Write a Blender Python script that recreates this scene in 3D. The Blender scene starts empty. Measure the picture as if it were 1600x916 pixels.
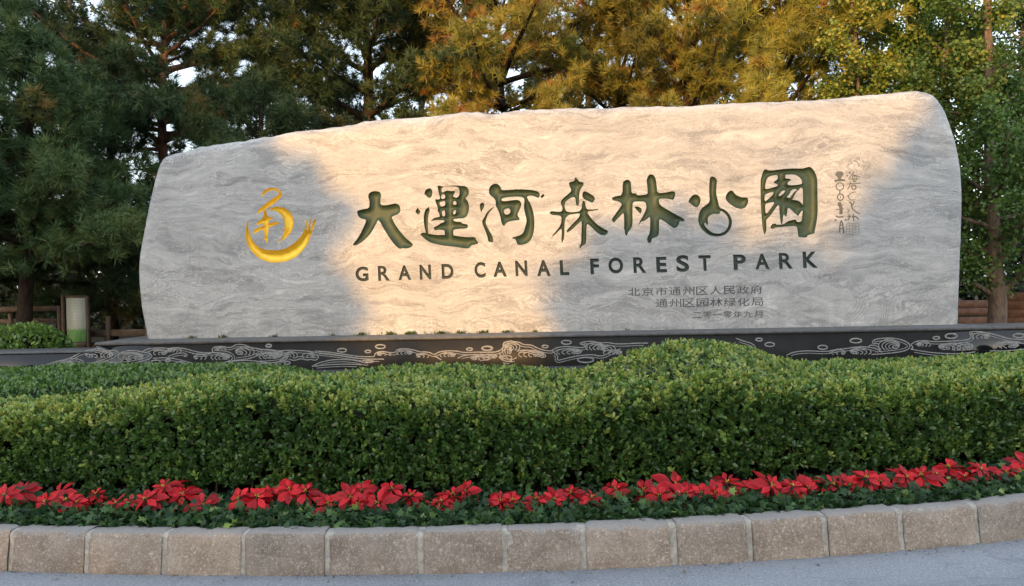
import bpy, math, random
import numpy as np
from mathutils import Vector, Matrix, noise as mnoise
from mathutils.geometry import delaunay_2d_cdt

random.seed(7)
RNG = np.random.default_rng(7)
sc = bpy.context.scene
C = sc.collection

# ------------------------------------------------------------------ camera
F = 1155.0                      # focal length in pixels of the 1600 px wide photograph
EYE = np.array([0.0, 0.0, 1.5])
PITCH = math.atan(18 / F)
ROLL = 0.021
fwd = np.array([0, math.cos(PITCH), -math.sin(PITCH)])
R0 = np.array([1.0, 0, 0]); U0 = np.array([0, math.sin(PITCH), math.cos(PITCH)])
CR = R0 * math.cos(ROLL) - U0 * math.sin(ROLL)
CU = U0 * math.cos(ROLL) + R0 * math.sin(ROLL)
cam_d = bpy.data.cameras.new('camera'); cam = bpy.data.objects.new('camera', cam_d); C.objects.link(cam)
M = Matrix.Identity(4)
for i in range(3):
    M[i][0], M[i][1], M[i][2], M[i][3] = CR[i], CU[i], -fwd[i], EYE[i]
cam.matrix_world = M
cam_d.sensor_width = 36.0; cam_d.lens = 36.0 * F / 1600
cam_d.clip_start = 0.05; cam_d.clip_end = 3000
sc.camera = cam

# ------------------------------------------------------------------ sun, sky, exposure
SUN = np.array([0.42, 1.0, -0.20]); SUN /= np.linalg.norm(SUN)      # direction the light travels
sun_d = bpy.data.lights.new('sun', 'SUN'); sun_d.energy = 2.4; sun_d.angle = math.radians(0.6)
sun_d.color = (1.0, 0.53, 0.15)
sun = bpy.data.objects.new('sun', sun_d); C.objects.link(sun)
sun.rotation_euler = Vector(SUN).to_track_quat('-Z', 'Y').to_euler(); sun.location = (-10, -25, 12)
w = bpy.data.worlds.new('World'); sc.world = w; w.use_nodes = True
wn = w.node_tree; wn.nodes.clear()
sky = wn.nodes.new('ShaderNodeTexSky'); sky.sky_type = 'NISHITA'; sky.sun_disc = False
sky.sun_elevation = math.asin(-SUN[2]); sky.sun_rotation = math.atan2(-SUN[0], -SUN[1])
sky.air_density = 1.0; sky.dust_density = 1.2; sky.ozone_density = 1.0
bg = wn.nodes.new('ShaderNodeBackground'); bg.inputs['Strength'].default_value = 0.10
wo = wn.nodes.new('ShaderNodeOutputWorld')
haze_c = wn.nodes.new('ShaderNodeMix'); haze_c.data_type = 'RGBA'; haze_c.blend_type = 'ADD'; haze_c.inputs[0].default_value = 1.0
haze_c.inputs[7].default_value = (4.7, 5.0, 5.45, 1)        # thin bright evening overcast over the clear-sky gradient
wn.links.new(sky.outputs[0], haze_c.inputs[6]); wn.links.new(haze_c.outputs[2], bg.inputs[0]); wn.links.new(bg.outputs[0], wo.inputs[0])
vs = sc.view_settings; vs.view_transform = 'Standard'; vs.look = 'None'; vs.gamma = 1.0; vs.exposure = 1.04
vs.use_curve_mapping = False
cy = sc.cycles; cy.max_bounces = 6; cy.diffuse_bounces = 3; cy.glossy_bounces = 2; cy.transmission_bounces = 3
cy.use_denoising = True; cy.sample_clamp_indirect = 6.0

# ------------------------------------------------------------------ pixel <-> world helpers (to survey the photograph)
def ray(px, py):
    d = fwd + (px - 800) / F * CR - (py - 458) / F * CU
    return d
def at_depth(px, py, Y):
    d = ray(px, py); return EYE + d * (Y / d[1])
def at_z(px, py, z):
    d = ray(px, py); return EYE + d * ((z - EYE[2]) / d[2])
def project(P):
    v = np.asarray(P, float) - EYE
    z = v @ fwd
    return 800 + F * (v @ CR) / z, 458 - F * (v @ CU) / z
TH = math.radians(2.5)
STONE_T = np.array([math.cos(TH), -math.sin(TH), 0]); STONE_N = np.array([math.sin(TH), math.cos(TH), 0])
STONE_P = np.array([0.0, 10.0, 0.0])
PLINTH_GAP = 0.5
def on_face(px, py, back=0.0):
    """pixel -> (along, up) on the vertical plane `back` metres behind the stone's face"""
    d = ray(px, py); p0 = STONE_P + STONE_N * back
    t = ((p0 - EYE) @ STONE_N) / (d @ STONE_N); P = EYE + d * t
    return np.array([(P - STONE_P) @ STONE_T, P[2]])
def interp(x, pts):
    return np.interp(x, [p[0] for p in pts], [p[1] for p in pts])

# ------------------------------------------------------------------ object helpers
def link(o, parent=None):
    C.objects.link(o)
    if parent is not None: o.parent = parent
    return o
def tag(o, label=None, cat=None, group=None, kind=None):
    if label: o['label'] = label
    if cat: o['category'] = cat
    if group: o['group'] = group
    if kind: o['kind'] = kind
    return o
def thing(name, label, cat, loc=(0, 0, 0), rz=0.0, group=None):
    o = bpy.data.objects.new(name, None); C.objects.link(o); o.location = loc; o.rotation_euler = (0, 0, rz)
    o.empty_display_size = 0.2
    return tag(o, label, cat, group)
def mesh_np(name, V, Fc, mat, parent=None, tint=None, smooth=False):
    """V (n,3), Fc list of (m,k) arrays or one array; fast mesh creation"""
    if not isinstance(Fc, list): Fc = [Fc]
    me = bpy.data.meshes.new(name)
    V = np.asarray(V, np.float32)
    me.vertices.add(len(V)); me.vertices.foreach_set('co', V.ravel())
    idx = np.concatenate([np.asarray(f, np.int32).ravel() for f in Fc])
    cnt = np.concatenate([np.full(len(f), np.asarray(f).shape[1], np.int32) for f in Fc])
    st = np.concatenate([[0], np.cumsum(cnt)[:-1]]).astype(np.int32)
    me.loops.add(len(idx)); me.loops.foreach_set('vertex_index', idx)
    me.polygons.add(len(cnt)); me.polygons.foreach_set('loop_start', st)
    if tint is not None:
        a = me.attributes.new('tint', 'FLOAT', 'POINT'); a.data.foreach_set('value', np.asarray(tint, np.float32))
    me.update(calc_edges=True); me.validate()
    if smooth: me.polygons.foreach_set('use_smooth', np.ones(len(cnt), bool))
    me.materials.append(mat)
    return link(bpy.data.objects.new(name, me), parent)
class MB:
    def __init__(s): s.v = []; s.f = {}; s.n = 0
    def add(s, V, Fs):
        V = np.asarray(V, float); s.v.append(V)
        for f in Fs: s.f.setdefault(len(f), []).append([i + s.n for i in f])
        s.n += len(V); return s
    def grid(s, G):
        """G (a,b,3) grid of points -> quads"""
        a, b = G.shape[:2]; i = np.arange(a * b).reshape(a, b)
        q = np.stack([i[:-1, :-1], i[:-1, 1:], i[1:, 1:], i[1:, :-1]], -1).reshape(-1, 4)
        return s.add(G.reshape(-1, 3), q.tolist())
    def box(s, c, size, rz=0.0, bev=0.0):
        c = np.asarray(c, float); h = np.asarray(size, float) / 2
        ca, sa = math.cos(rz), math.sin(rz)
        if bev <= 0:
            P = np.array([[x, y, z] for z in (-1, 1) for y in (-1, 1) for x in (-1, 1)]) * h
            Fs = [(0, 2, 3, 1), (4, 5, 7, 6), (0, 1, 5, 4), (2, 6, 7, 3), (0, 4, 6, 2), (1, 3, 7, 5)]
        else:
            o = [(-1, -1), (1, -1), (1, 1), (-1, 1)]
            P = []
            for z, k in ((-h[2], bev), (-h[2] + bev, 0), (h[2] - bev, 0), (h[2], bev)):
                for sx, sy in o: P.append([sx * (h[0] - k), sy * (h[1] - k), z])
            P = np.array(P); Fs = [(3, 2, 1, 0), (12, 13, 14, 15)]
            for r in range(3):
                for k in range(4): Fs.append((r * 4 + k, r * 4 + (k + 1) % 4, r * 4 + 4 + (k + 1) % 4, r * 4 + 4 + k))
        Q = P.copy(); Q[:, 0] = P[:, 0] * ca - P[:, 1] * sa; Q[:, 1] = P[:, 0] * sa + P[:, 1] * ca
        return s.add(Q + c, Fs)
    def tube(s, pts, rad, k=8, cap=True, rough=0.0):
        pts = np.asarray(pts, float); n = len(pts)
        rad = np.full(n, rad) if np.isscalar(rad) else np.asarray(rad, float)
        tg = np.gradient(pts, axis=0); tg /= np.linalg.norm(tg, axis=1)[:, None] + 1e-9
        ref = np.array([0.9, 0.43, 0.1]) if abs(tg[0][2]) > .7 else np.array([0, 0, 1.0])
        A = np.cross(tg, ref); A /= np.linalg.norm(A, axis=1)[:, None] + 1e-9
        B = np.cross(tg, A)
        an = np.linspace(0, 2 * math.pi, k, endpoint=False)
        rr = rad[:, None] * (1 + (rough * RNG.standard_normal((n, k)) if rough else 0))
        G = pts[:, None] + A[:, None] * (np.cos(an) * rr)[..., None] + B[:, None] * (np.sin(an) * rr)[..., None]
        i = np.arange(n * k).reshape(n, k); j = np.roll(i, -1, 1)
        q = np.stack([i[:-1], i[1:], j[1:], j[:-1]], -1).reshape(-1, 4).tolist()
        if cap: q += [tuple(i[0]), tuple(i[-1][::-1])]
        return s.add(G.reshape(-1, 3), q)
    def build(s, name, mat, parent=None, smooth=False):
        V = np.concatenate(s.v)
        return mesh_np(name, V, [np.array(f) for f in s.f.values()], mat, parent, smooth=smooth)

# ------------------------------------------------------------------ material helpers
class NT:
    def __init__(s, name):
        s.m = bpy.data.materials.new(name); s.m.use_nodes = True; s.t = s.m.node_tree
        s.t.nodes.clear(); s.out = s.t.nodes.new('ShaderNodeOutputMaterial')
        s.b = s.t.nodes.new('ShaderNodeBsdfPrincipled'); s.t.links.new(s.b.outputs[0], s.out.inputs[0])
    def n(s, typ, **kw):
        nd = s.t.nodes.new(typ)
        for k, v in kw.items():
            if k.startswith('i_'):
                key = k[2:]; key = int(key) if key.isdigit() else key
                s.put(v, nd.inputs[key])
            else: setattr(nd, k, v)
        return nd
    def put(s, v, sock):
        if hasattr(v, 'is_output') or isinstance(v, bpy.types.NodeSocket): s.t.links.new(v, sock)
        else: sock.default_value = v
    def math(s, op, a, b=0.0, clamp=False):
        nd = s.t.nodes.new('ShaderNodeMath'); nd.operation = op; nd.use_clamp = clamp
        s.put(a, nd.inputs[0]); s.put(b, nd.inputs[1]); return nd.outputs[0]
    def noise(s, vec, scale, detail=4, rough=.55, dist=0.0):
        nd = s.t.nodes.new('ShaderNodeTexNoise'); s.put(vec, nd.inputs['Vector'])
        nd.inputs['Scale'].default_value = scale; nd.inputs['Detail'].default_value = detail
        nd.inputs['Roughness'].default_value = rough; nd.inputs['Distortion'].default_value = dist
        return nd.outputs['Fac'], nd.outputs['Color']
    def ramp(s, fac, stops, interp='LINEAR'):
        nd = s.t.nodes.new('ShaderNodeValToRGB'); cr = nd.color_ramp; cr.interpolation = interp
        while len(cr.elements) < len(stops): cr.elements.new(0.5)
        for e, (p, c) in zip(cr.elements, stops):
            e.position = p; e.color = (c if len(c) == 4 else tuple(c) + (1,)) if hasattr(c, '__len__') else (c, c, c, 1)
        s.put(fac, nd.inputs[0]); return nd.outputs[0]
    def mix(s, fac, a, b, typ='MIX'):
        nd = s.t.nodes.new('ShaderNodeMix'); nd.data_type = 'RGBA'; nd.blend_type = typ
        s.put(fac, nd.inputs[0])
        for v, k in ((a, 6), (b, 7)):
            s.put(v if not isinstance(v, tuple) or len(v) == 4 else v + (1,), nd.inputs[k])
        return nd.outputs[2]
    def coord(s, kind='Object'): return s.n('ShaderNodeTexCoord').outputs[kind]
    def mapping(s, vec, scale=(1, 1, 1), rot=(0, 0, 0), loc=(0, 0, 0)):
        nd = s.t.nodes.new('ShaderNodeMapping'); s.put(vec, nd.inputs[0])
        nd.inputs['Scale'].default_value = scale; nd.inputs['Rotation'].default_value = rot; nd.inputs['Location'].default_value = loc
        return nd.outputs[0]
    def set(s, color=None, rough=None, spec=None, metal=None):
        if color is not None: s.put(color if not isinstance(color, tuple) or len(color) == 4 else color + (1,), s.b.inputs['Base Color'])
        if rough is not None: s.put(rough, s.b.inputs['Roughness'])
        if spec is not None: s.b.inputs['Specular IOR Level'].default_value = spec
        if metal is not None: s.put(metal, s.b.inputs['Metallic'])
        return s
    def bump(s, h, strength=.3, dist=.01):
        nd = s.t.nodes.new('ShaderNodeBump'); s.put(h, nd.inputs['Height'])
        nd.inputs['Strength'].default_value = strength; nd.inputs['Distance'].default_value = dist
        s.t.links.new(nd.outputs[0], s.b.inputs['Normal']); return s

def leaf_mat(name, stops, rough=.4, spec=.5, trans=.25, hue=0.0):
    """leaf colour from the per-leaf tint attribute; a share of the light passes through the blade"""
    t = NT(name); at = t.n('ShaderNodeAttribute', attribute_name='tint').outputs['Fac']
    col = t.ramp(at, stops)
    if hue:
        oi = t.n('ShaderNodeObjectInfo').outputs['Random']
        hs = t.n('ShaderNodeHueSaturation', i_Color=col)
        t.put(t.math('ADD', t.math('MULTIPLY', oi, hue), 0.5 - hue / 2), hs.inputs['Hue'])
        t.put(t.math('ADD', t.math('MULTIPLY', oi, .5), .75), hs.inputs['Value'])
        col = hs.outputs[0]
    t.set(col, rough, spec)
    if trans:
        tr = t.n('ShaderNodeBsdfTranslucent'); t.put(col, tr.inputs[0])
        mx = t.n('ShaderNodeMixShader'); mx.inputs[0].default_value = trans
        t.t.links.new(t.b.outputs[0], mx.inputs[1]); t.t.links.new(tr.outputs[0], mx.inputs[2])
        t.t.links.new(mx.outputs[0], t.out.inputs[0])
    return t.m

def plain(name, color, rough=.6, spec=.4, var=.25, scale=8.0, bump=.1, metal=0.0):
    t = NT(name); f, _ = t.noise(t.coord(), scale, 5, .6)
    c = tuple(color)
    col = t.ramp(f, [(.3, tuple(x * (1 - var) for x in c)), (.7, tuple(min(1, x * (1 + var)) for x in c))])
    t.set(col, rough, spec, metal); t.bump(f, bump, .01); return t.m

# ------------------------------------------------------------------ materials
def marble():
    t = NT('grey_wave_marble'); co = t.coord()
    big, bigc = t.noise(t.mapping(co, (.28, .3, .55)), 1.6, 3, .5)
    med, medc = t.noise(t.mapping(co, (1.0, 1, 1.5)), 2.2, 3, .55)
    sh = t.n('ShaderNodeVectorMath', operation='SUBTRACT', i_0=bigc, i_1=(.5, .5, .5)).outputs[0]
    sh2 = t.n('ShaderNodeVectorMath', operation='SUBTRACT', i_0=medc, i_1=(.5, .5, .5)).outputs[0]
    a = t.n('ShaderNodeVectorMath', operation='MULTIPLY', i_0=sh, i_1=(1.0, 0, .85)).outputs[0]
    b = t.n('ShaderNodeVectorMath', operation='MULTIPLY', i_0=sh2, i_1=(.34, 0, .22)).outputs[0]
    p = t.n('ShaderNodeVectorMath', operation='ADD', i_0=co, i_1=a).outputs[0]
    p = t.n('ShaderNodeVectorMath', operation='ADD', i_0=p, i_1=b).outputs[0]
    pb = t.mapping(p, (.75, .6, 3.6), (0, math.radians(5), 0))
    bands, _ = t.noise(pb, 1.5, 10, .70, .35)
    fine, _ = t.noise(t.mapping(p, (1.8, 1, 11.0), (0, math.radians(4), 0)), 2.0, 9, .74, .5)
    col = t.ramp(bands, [(.34, (.145, .15, .16)), (.43, (.26, .265, .275)), (.53, (.38, .38, .385)), (.64, (.56, .555, .55))])
    col = t.mix(.30, col, t.ramp(fine, [(.34, (.15, .155, .165)), (.5, (.36, .36, .36)), (.64, (.60, .59, .57))]))
    # thin pale crests and thin dark seams that follow the bedding
    pp = t.math('PINGPONG', t.math('MULTIPLY', bands, 9.0), 1.0)
    crest = t.ramp(pp, [(.0, 1.0), (.07, .55), (.16, 0.0)])
    mask, _ = t.noise(t.mapping(co, (.7, 1, 1.4), loc=(3, 0, 1)), 1.7, 4, .6)
    crest = t.math('MULTIPLY', crest, t.ramp(mask, [(.44, 0.0), (.60, .65)]))
    col = t.mix(crest, col, (.68, .665, .64))
    pp3 = t.math('PINGPONG', t.math('ADD', t.math('MULTIPLY', bands, 15.0), .4), 1.0)
    mask3, _ = t.noise(t.mapping(co, (.5, 1, 1.0), loc=(1, 7, 5)), 1.5, 4, .6)
    thin = t.math('MULTIPLY', t.ramp(pp3, [(.0, 1.0), (.09, .6), (.20, 0.0)]), t.ramp(mask3, [(.40, 0.0), (.54, .85)]))
    col = t.mix(thin, col, (.66, .65, .63))
    pp2 = t.math('PINGPONG', t.math('ADD', t.math('MULTIPLY', fine, 5.0), .35), 1.0)
    seam = t.ramp(pp2, [(.0, 1.0), (.08, .6), (.17, 0.0)])
    mask2, _ = t.noise(t.mapping(co, (.9, 1, 1.1), loc=(9, 4, 2)), 2.1, 4, .6)
    seam = t.math('MULTIPLY', seam, t.ramp(mask2, [(.45, 0.0), (.60, .80)]))
    col = t.mix(seam, col, (.11, .115, .125))
    drip, _ = t.noise(t.mapping(co, (5.5, 1, .32)), 2.0, 5, .7); dz = t.n('ShaderNodeSeparateXYZ', i_0=co).outputs[2]
    foot = t.ramp(t.math('DIVIDE', t.math('SUBTRACT', dz, .80), .5), [(0.0, .55), (.25, .22), (1.0, .07)])
    col = t.mix(t.math('MULTIPLY', foot, t.ramp(drip, [(.42, 0.0), (.62, 1.0)])), col, (.20, .19, .165))
    sp, _ = t.noise(co, 55, 3, .7)
    col = t.mix(t.ramp(sp, [(.55, 0.0), (.70, .5)]), col, (.66, .65, .63))
    gr, _ = t.noise(co, 240, 2, .6)
    t.set(t.mix(.16, col, t.ramp(gr, [(.3, .25), (.7, .9)]), 'OVERLAY'), t.ramp(bands, [(.3, .42), (.7, .6)]), .35)
    t.bump(t.math('ADD', t.math('MULTIPLY', fine, .5), t.math('MULTIPLY', sp, .5)), .08, .010)
    return t.m
def engraved(name, c0, c1, rough=.42, spec=.5, metal=0.0):
    t = NT(name); co = t.coord(); f, _ = t.noise(co, 7, 5, .6); g, _ = t.noise(co, 60, 3, .6)
    t.set(t.mix(.3, t.ramp(f, [(.35, c0), (.65, c1)]), t.ramp(g, [(.3, c0), (.7, c1)])), rough, spec, metal)
    t.bump(g, .2, .004); return t.m
def granite_kerb():
    t = NT('rough_brown_granite'); co = t.coord()
    oi = t.n('ShaderNodeObjectInfo').outputs['Random']
    big, _ = t.noise(co, 5, 5, .6)
    col = t.ramp(big, [(.28, (.165, .128, .100)), (.5, (.265, .215, .172)), (.72, (.35, .295, .245))])
    vo = t.n('ShaderNodeTexVoronoi', i_Vector=co, i_Scale=150.0)
    col = t.mix(t.ramp(vo.outputs['Color'], [(.60, 0.0), (.95, .55)]), col, (.52, .45, .375))
    n2, _ = t.noise(co, 130, 4, .7)
    n3, _ = t.noise(co, 62, 4, .75, .6)
    col = t.mix(t.ramp(n3, [(.56, 0.0), (.66, .75)]), col, (.60, .53, .45))
    col = t.mix(t.ramp(n3, [(.34, .6), (.43, 0.0)]), col, (.15, .11, .085))
    col = t.mix(t.ramp(n2, [(.30, .65), (.45, 0.0)]), col, (.13, .10, .08))
    hs_ = t.n('ShaderNodeHueSaturation', i_Color=col); t.put(t.math('ADD', .88, t.math('MULTIPLY', oi, .22)), hs_.inputs['Value']); t.put(t.math('ADD', .68, t.math('MULTIPLY', oi, .30)), hs_.inputs['Saturation']); col = hs_.outputs[0]
    geo = t.n('ShaderNodeNewGeometry'); sep = t.n('ShaderNodeSeparateXYZ', i_0=t.coord())
    dirt, _ = t.noise(t.mapping(co, (3, 3, 9)), 2.5, 5, .65)
    col = t.mix(t.math('MULTIPLY', t.ramp(dirt, [(.5, 0.0), (.7, .6)]), t.ramp(sep.outputs[2], [(.02, 1.0), (.14, .25)])), col, (.19, .14, .10))
    # sawn top faces are weathered grey
    nz = t.n('ShaderNodeSeparateXYZ', i_0=geo.outputs['True Normal']).outputs[2]
    col = t.mix(t.ramp(nz, [(.55, 0.0), (.85, .85)]), col, t.ramp(n2, [(.3, (.20, .19, .18)), (.7, (.33, .32, .31))]))
    t.set(col, .85, .25); t.bump(t.math('ADD', t.math('MULTIPLY', n2, .6), big), .6, .012); return t.m
def asphalt():
    t = NT('worn_asphalt'); co = t.coord()
    big, _ = t.noise(t.mapping(co, (.5, 1.6, 1)), .9, 5, .6); f, _ = t.noise(co, 75, 5, .8)
    vo = t.n('ShaderNodeTexVoronoi', i_Vector=co, i_Scale=120.0).outputs['Color']
    col = t.ramp(big, [(.3, (.17, .187, .215)), (.55, (.255, .277, .312)), (.75, (.29, .312, .348))])
    col = t.mix(.45, col, t.ramp(f, [(.34, (.07, .075, .085)), (.52, (.27, .29, .32)), (.68, (.50, .52, .54))]))
    col = t.mix(t.ramp(vo, [(.78, 0.0), (.9, .5)]), col, (.42, .42, .42))
    st, _ = t.noise(t.mapping(co, (.35, 1.1, 1)), 3.1, 6, .7, .8); col = t.mix(t.ramp(st, [(.52, 0.0), (.66, .45)]), col, (.11, .12, .14))
    ck = t.n('ShaderNodeTexVoronoi', feature='DISTANCE_TO_EDGE', i_Scale=.9); t.put(t.n('ShaderNodeVectorMath', operation='ADD', i_0=co, i_1=t.n('ShaderNodeVectorMath', operation='SCALE', i_0=t.noise(co, 3.0, 5, .7)[1], i_Scale=.35).outputs[0]).outputs[0], ck.inputs['Vector'])
    col = t.mix(t.ramp(ck.outputs['Distance'], [(.0, .35), (.004, 0.0)]), col, (.08, .08, .09))
    t.set(col, .8, .3); t.bump(f, .5, .006); return t.m
def bark(name, a, b):
    t = NT(name); co = t.coord(); f, _ = t.noise(t.mapping(co, (9, 9, 2.0)), 3, 6, .65, .6)
    t.set(t.ramp(f, [(.35, a), (.65, b)]), .9, .2); t.bump(f, .8, .03); return t.m
def soil():
    t = NT('dark_soil'); co = t.coord(); f, _ = t.noise(co, 14, 6, .7); g, _ = t.noise(co, .6, 3, .5)
    t.set(t.mix(t.ramp(g, [(.4, 0.0), (.65, .8)]), t.ramp(f, [(.3, (.030, .023, .016)), (.7, (.085, .065, .045))]),
                t.ramp(f, [(.3, (.02, .032, .012)), (.7, (.05, .07, .028))])), .95, .1)
    t.bump(f, .8, .05); return t.m
M_MARBLE = marble()
M_GREEN = engraved('dark_green_engraving_paint', (.024, .050, .034), (.058, .086, .050), .48, .32)
M_LETTER = engraved('charcoal_engraving_paint', (.022, .034, .030), (.042, .056, .050), .5, .35)
M_INK = engraved('grey_engraving_paint', (.07, .082, .085), (.12, .13, .13), .6, .3)
M_SEAL = engraved('pale_grey_engraving_paint', (.17, .18, .18), (.25, .26, .26), .6, .3)
M_GOLD = engraved('gold_leaf', (.84, .48, .025), (.99, .70, .06), .34, .6, .28)
M_CUT = engraved('chiselled_marble', (.23, .235, .24), (.33, .33, .34), .8, .2)
M_KERB = granite_kerb()
M_MORTAR = plain('grey_mortar', (.34, .325, .295), .9, .2, .35, 30, .5)
M_ROAD = asphalt()
M_SOIL = soil()
M_PINEBARK = bark('pine_bark', (.022, .016, .012), (.07, .045, .032))
M_REDBARK = bark('red_pine_bark', (.16, .075, .045), (.36, .19, .12))
M_GREYBARK = bark('grey_brown_bark', (.10, .07, .05), (.24, .17, .125))
M_TWIG = bark('hedge_twigs', (.02, .022, .012), (.05, .05, .03))
M_TIMBER = plain('weathered_timber', (.15, .105, .075), .8, .25, .35, 9, .4)
M_REDTIMBER = plain('brown_stained_timber', (.20, .095, .055), .6, .35, .35, 9, .3)
M_HEDGE = leaf_mat('box_hedge_leaf', [(0, (.020, .050, .013)), (.35, (.048, .112, .026)), (.6, (.105, .20, .042)), (.82, (.19, .31, .060)), (1, (.34, .39, .09))], .28, .6, .22)
M_IVY = leaf_mat('ivy_leaf', [(0, (.012, .034, .014)), (.45, (.032, .080, .028)), (.8, (.085, .16, .05)), (1, (.22, .32, .08))], .45, .28, .15)
M_BRACT = leaf_mat('scarlet_bract', [(0, (.24, .006, .012)), (.5, (.52, .013, .022)), (1, (.70, .024, .034))], .48, .3, .20)
M_PLEAF = leaf_mat('poinsettia_leaf', [(0, (.012, .032, .014)), (.6, (.03, .075, .025)), (1, (.10, .17, .05))], .42, .4, .15)
M_CYATH = plain('yellow_flower_buds', (.55, .42, .06), .5, .4, .3, 60, .2)
M_NEEDLE = leaf_mat('pine_needles', [(0, (.024, .052, .025)), (.45, (.066, .118, .045)), (.8, (.14, .18, .055)), (.92, (.24, .19, .06)), (1, (.28, .16, .055))], .5, .35, .18, .03)
M_SUNLIT = leaf_mat('sunlit_pine_needles', [(0, (.10, .11, .030)), (.40, (.28, .27, .055)), (.78, (.43, .35, .070)), (.92, (.38, .24, .065)), (1, (.40, .18, .06))], .5, .35, .32, .02)  # needles of the sunlit pines, the sun's gold painted into their colour
M_GINKGO = leaf_mat('fan_leaf', [(0, (.042, .090, .022)), (.5, (.115, .205, .042)), (.85, (.24, .30, .052)), (1, (.38, .34, .055))], .45, .4, .28, .03)
M_POPLAR = leaf_mat('poplar_leaf', [(0, (.018, .035, .018)), (.6, (.045, .075, .03)), (1, (.12, .14, .05))], .4, .4, .2)
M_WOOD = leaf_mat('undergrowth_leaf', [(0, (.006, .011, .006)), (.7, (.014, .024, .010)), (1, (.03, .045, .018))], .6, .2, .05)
M_CORE = plain('inner_shade_core', (.012, .017, .008), .95, .1, .5, 20, .5)  # near-black shell inside the shrubs, painted as the shade between leaves
M_GRASS = leaf_mat('grass_blades', [(0, (.03, .06, .015)), (.6, (.08, .13, .03)), (1, (.20, .24, .07))], .5, .3, .25)

# ------------------------------------------------------------------ leaf scatter
LEAF = np.array([[0, 0, 0], [.30, -.36, .10], [.72, -.40, .10], [1, 0, -.06], [.72, .40, .10], [.30, .36, .10]])
LEAF_F = np.array([[0, 3, 2, 1], [0, 5, 4, 3]])
def unit(a): return a / (np.linalg.norm(a, axis=-1, keepdims=True) + 1e-9)
def scatter(P, D, N, length, width, tint, tpl=LEAF, tf=LEAF_F):
    """place the leaf template at each point: D = blade direction, N = blade normal"""
    n = len(P); D = unit(D); S = unit(np.cross(N, D)); N = np.cross(D, S)
    L = np.broadcast_to(np.asarray(length, float), (n,)); W = np.broadcast_to(np.asarray(width, float), (n,))
    k = len(tpl)
    V = (P[:, None] + D[:, None] * (tpl[None, :, 0] * L[:, None])[..., None] + S[:, None] * (tpl[None, :, 1] * W[:, None])[..., None]
         + N[:, None] * (tpl[None, :, 2] * W[:, None])[..., None])
    Fc = (np.arange(n)[:, None, None] * k + tf[None]).reshape(-1, tf.shape[1])
    return V.reshape(-1, 3), Fc, np.repeat(tint, k)
def rnd(n): return RNG.standard_normal((n, 3))
def fbm(x, y, s=1.0, o=0.0):
    return (np.sin(x * 1.7 * s + o) * np.cos(y * 1.3 * s + 1.3 * o) + .6 * np.sin(x * 3.9 * s - y * 2.7 * s + 2.1 + o)
            + .35 * np.sin(x * 8.3 * s + y * 7.1 * s + .7 + 2 * o) + .2 * np.cos(x * 17.1 * s - y * 13.3 * s + o)) / 2.15

# ------------------------------------------------------------------ kerb line on the ground
KB = [(-200, 884), (-100, 887.5), (0, 891), (120, 894), (240, 896.8), (365, 899.2), (500, 901), (640, 898.5), (780, 894), (905, 889.5), (1045, 884), (1167, 877),
      (1287, 869.5), (1404, 859.5), (1525, 849.5), (1600, 843.5)]
kp = np.array([at_z(x, y, 0)[:2] for x, y in KB])
KFIT = np.polyfit(kp[:, 0], kp[:, 1], 3)
def ky(x): return np.polyval(KFIT, np.clip(x, -4.2, 4.2)) + np.where(np.abs(x) > 4.2, (np.abs(x) - 4.2) * np.where(x > 0, .42, .12), 0)
def knorm(x):
    s = (ky(x + .01) - ky(x - .01)) / .02; n = np.stack([-s, np.ones_like(s)], -1); return n / np.linalg.norm(n, axis=-1, keepdims=True)
def koff(x, off):
    """point `off` metres inside the kerb's front line"""
    x = np.asarray(x, float); n = knorm(x); return np.stack([x + n[..., 0] * off, ky(x) + n[..., 1] * off], -1)
def kx_of_px(px, off=0.0, z=0.0):
    X = 0.0
    for _ in range(30):
        X = (px - 800) / F * (ky(X) + off) ; X = float(X)
    return X
KH = 0.21; KT = 0.135

# ------------------------------------------------------------------ the setting: road, ground, verge
mb = MB(); s_ = 900
mb.add([(-s_, -s_, 0), (s_, -s_, 0), (s_, s_, 0), (-s_, s_, 0)], [(0, 1, 2, 3)])
tag(mb.build('road', M_ROAD), kind='structure')
xs = np.concatenate([[-60, -30, -12], np.linspace(-6, 6, 61), [12, 30, 60]])
G = np.zeros((len(xs), 6, 3))
for j, (off, z) in enumerate(((.07, .165), (.5, .20), (1.5, .22), (3.5, .26), (12, .28), (160, .28))):
    q = koff(xs, off) if j < 3 else np.stack([xs * (1 if j < 5 else 3), np.maximum(ky(xs) * 0, 0) + (0, 0, 0, 7.5, 16, 170)[j] + np.where(np.abs(xs) > 6, .0, 0)], -1)
    if j == 3: q[:, 1] = np.maximum(7.5, koff(xs, 1.5)[:, 1] + .5)
    if j == 4: q[:, 1] = np.maximum(16, q[:, 1]) + np.where(np.abs(xs) > 6, np.abs(xs) * .4, 0)
    G[:, j, 0] = q[:, 0]; G[:, j, 1] = q[:, 1]; G[:, j, 2] = z
mb = MB().grid(G); tag(mb.build('ground', M_SOIL), kind='structure')
mb = MB().add([(-80, -90, .012), (80, -90, .012), (80, -13, .012), (-80, -13, .012)], [(0, 1, 2, 3)])
tag(mb.build('verge', M_SOIL), kind='structure')

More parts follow.
